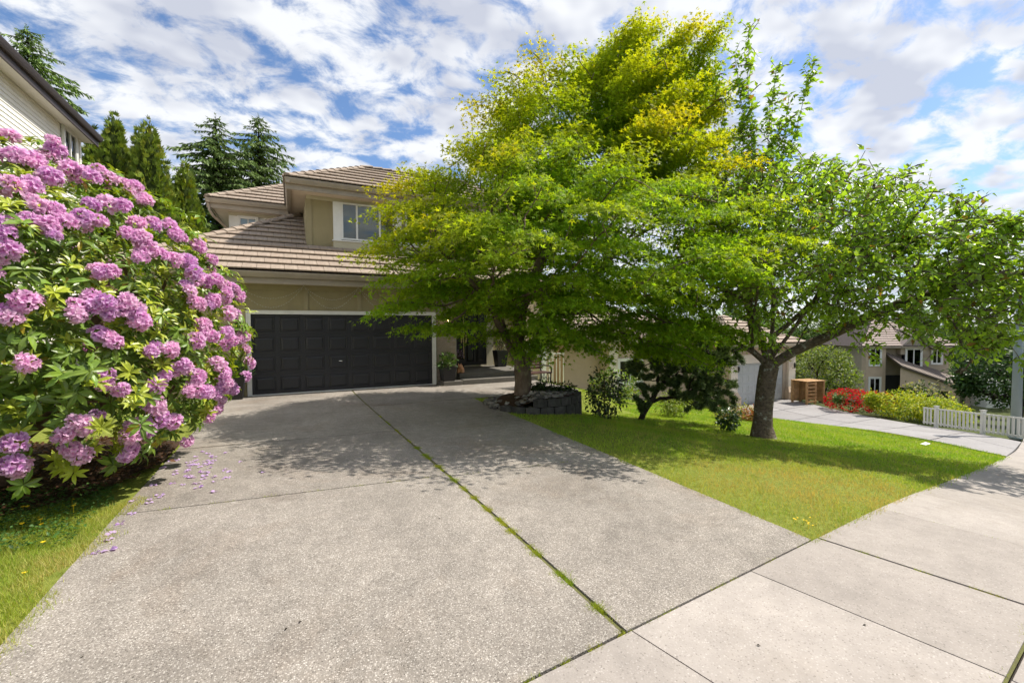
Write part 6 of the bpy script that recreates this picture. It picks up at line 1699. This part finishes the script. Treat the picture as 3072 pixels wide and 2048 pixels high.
def chips():
    n = 5200; a = RNG.uniform(0, 2 * PI, n); r = 2.2 * np.sqrt(RNG.uniform(0, 1, n)); X = -3.05 + r * np.cos(a) * .78; Y = 6.75 + r * np.sin(a) * .95
    ok = (X < -1.33 - .034 * (Y - 2.9) + RNG.normal(0, .05, n)); X, Y = X[ok], Y[ok]; n = len(X)
    v = np.hypot((X + 3.05) / .78, (Y - 6.75) / .95) / 2.25
    P = np.stack([X, Y, GZ(X, Y) + .05 + .03 * (1 - v * v)], 1)
    C = np.array([.11, .055, .03]) * RNG.uniform(.3, 2.0, (n, 1))
    o = place('bark_mulch', leafmesh('bark_mulch', T_DIAM, P, rand_dirs(n) * np.array([1, 1, .35]), np.array([0, 0, 1.]) + RNG.normal(0, .5, (n, 3)), RNG.uniform(.03, .08, n), C, 'leaf')); tag(o, 'brown bark mulch under the rhododendron', 'mulch', kind='stuff')
chips()
def flower_mesh():
    m = MB(); m.tube([(0, 0, 0), (.004, 0, .06), (0, 0, .1)], .0016, 4)
    for k in range(6):
        a = k * PI / 3; c, s = math.cos(a), math.sin(a); t = Vector((-s, c, 0)) * .0075; q = Vector((c, s, 0))
        m.add([Vector((0, 0, .1)), q * .012 + t + Vector((0, 0, .104)), q * .021 + Vector((0, 0, .109)), q * .012 - t + Vector((0, 0, .104))], [(0, 1, 2, 3)])
    return m.mesh('buttercup', 'petal_yellow')
fmsh = flower_mesh()
for i in range(34):
    if i < 27: x, y = random.uniform(-2.75, -1.5), random.uniform(4.2, 5.2)
    else: x, y = random.uniform(-2.2, -1.45), random.uniform(3.0, 4.3)
    o = place('buttercup', fmsh, None, (x, y, G(x, y) + .03 * smooth(-1.6, -2.4, x) + (random.uniform(-.035, .0) if i < 27 else random.uniform(-.05, -.03))), Matrix.Rotation(random.uniform(-.3, .3), 3, 'X') @ Matrix.Rotation(random.uniform(0, 6), 3, 'Z'), random.uniform(.7, .95))
    tag(o, 'tiny yellow buttercup in the ground cover below the rhododendron' if i < 27 else 'tiny yellow buttercup in the sunlit grass left of the driveway', 'flower', 'buttercups under the rhododendron' if i < 27 else 'buttercups in the left grass')
for i in range(9):
    x, y = 3.95 + random.uniform(0, .35), yin(3.95) + random.uniform(.03, .3)
    tag(place('buttercup', fmsh, None, (x, y, G(x, y) - .01), random.uniform(0, 6), random.uniform(.45, .6)), 'tiny yellow buttercup at the lawn corner by the sidewalk', 'flower', 'buttercups at the lawn corner')
def blossom(seed):
    rg = np.random.default_rng(seed); n = 4; a = rg.uniform(0, 6.28, n); D = np.stack([np.cos(a), np.sin(a), rg.uniform(0, .5, n)], 1)
    tpl = (np.array([(0, 0, 0), (-.40, .55, .10), (.40, .55, .10), (-.28, .95, -.10), (.28, .95, -.10), (0, .6, .0)]), np.array([(0, 2, 5), (0, 5, 1), (1, 5, 3), (5, 2, 4), (5, 4, 3)]))
    return leafmesh('fallen_blossom', tpl, np.zeros((n, 3)), D, np.array([0, 0, 1.]) + rg.normal(0, .5, (n, 3)), rg.uniform(.025, .04, n), np.array([.66, .50, .76]) * rg.uniform(.75, 1.2, (n, 1)), 'petal')
BL = [blossom(i) for i in range(6)]
for i in range(74):
    if i < 58: x, y = -1.05 + random.gauss(0, .27), 6.1 + random.gauss(0, .55)
    elif i < 66: x, y = random.uniform(-1.5, -1.1), random.uniform(3.7, 5.2)
    else: x, y = random.uniform(-2.6, -1.6), random.uniform(3.9, 4.4)
    if i < 66 and x < xl_d(y) + .02: x = 2 * (xl_d(y) + .02) - x
    g = i >= 66
    o = place('fallen_blossom', BL[i % 6], None, (x, y, G(x, y) + (.04 if g else .016)), random.uniform(0, 6), random.uniform(.7, 1.3))
    tag(o, 'fallen pale purple blossom lying on the grass left of the driveway' if g else 'fallen pale purple blossom lying on the driveway beside the rhododendron', 'blossom', 'fallen blossoms on the grass' if g else 'fallen blossoms on the driveway')
# dark leaf scraps on the paving
sc_ = [(-.05, 2.55), (.02, 2.57), (2.15, 1.45), (2.9, 1.3), (1.95, 1.15), (-.9, 2.7), (2.3, 4.3), (1.1, 3.6)]
for i, (x, y) in enumerate(sc_):
    tag(place('leaf_scrap', leafmesh('leaf_scrap', T_OVATE, np.zeros((1, 3)), rand_dirs(1) * np.array([1, 1, .1]), np.array([[0, 0, 1.]]), .022, np.array([[.03, .022, .016]]), 'leaf'), None, (x, y, G(x, y) + .016)), 'tiny dark dry leaf scrap lying on the pale concrete', 'leaf', 'leaf scraps on the paving')
x, y = 13.4, 4.9
tag(place('paper_scrap', MB().add([(-.12, -.05, .0), (.1, -.06, .01), (.13, .05, .02), (-.1, .06, .0), (0, 0, .03)], [(0, 1, 4), (1, 2, 4), (2, 3, 4), (3, 0, 4)]).mesh('paper_scrap', 'white_thing'), None, (x, y, G(x, y) + .045)), 'white paper scrap on the sunlit lawn near the far drive', 'litter')
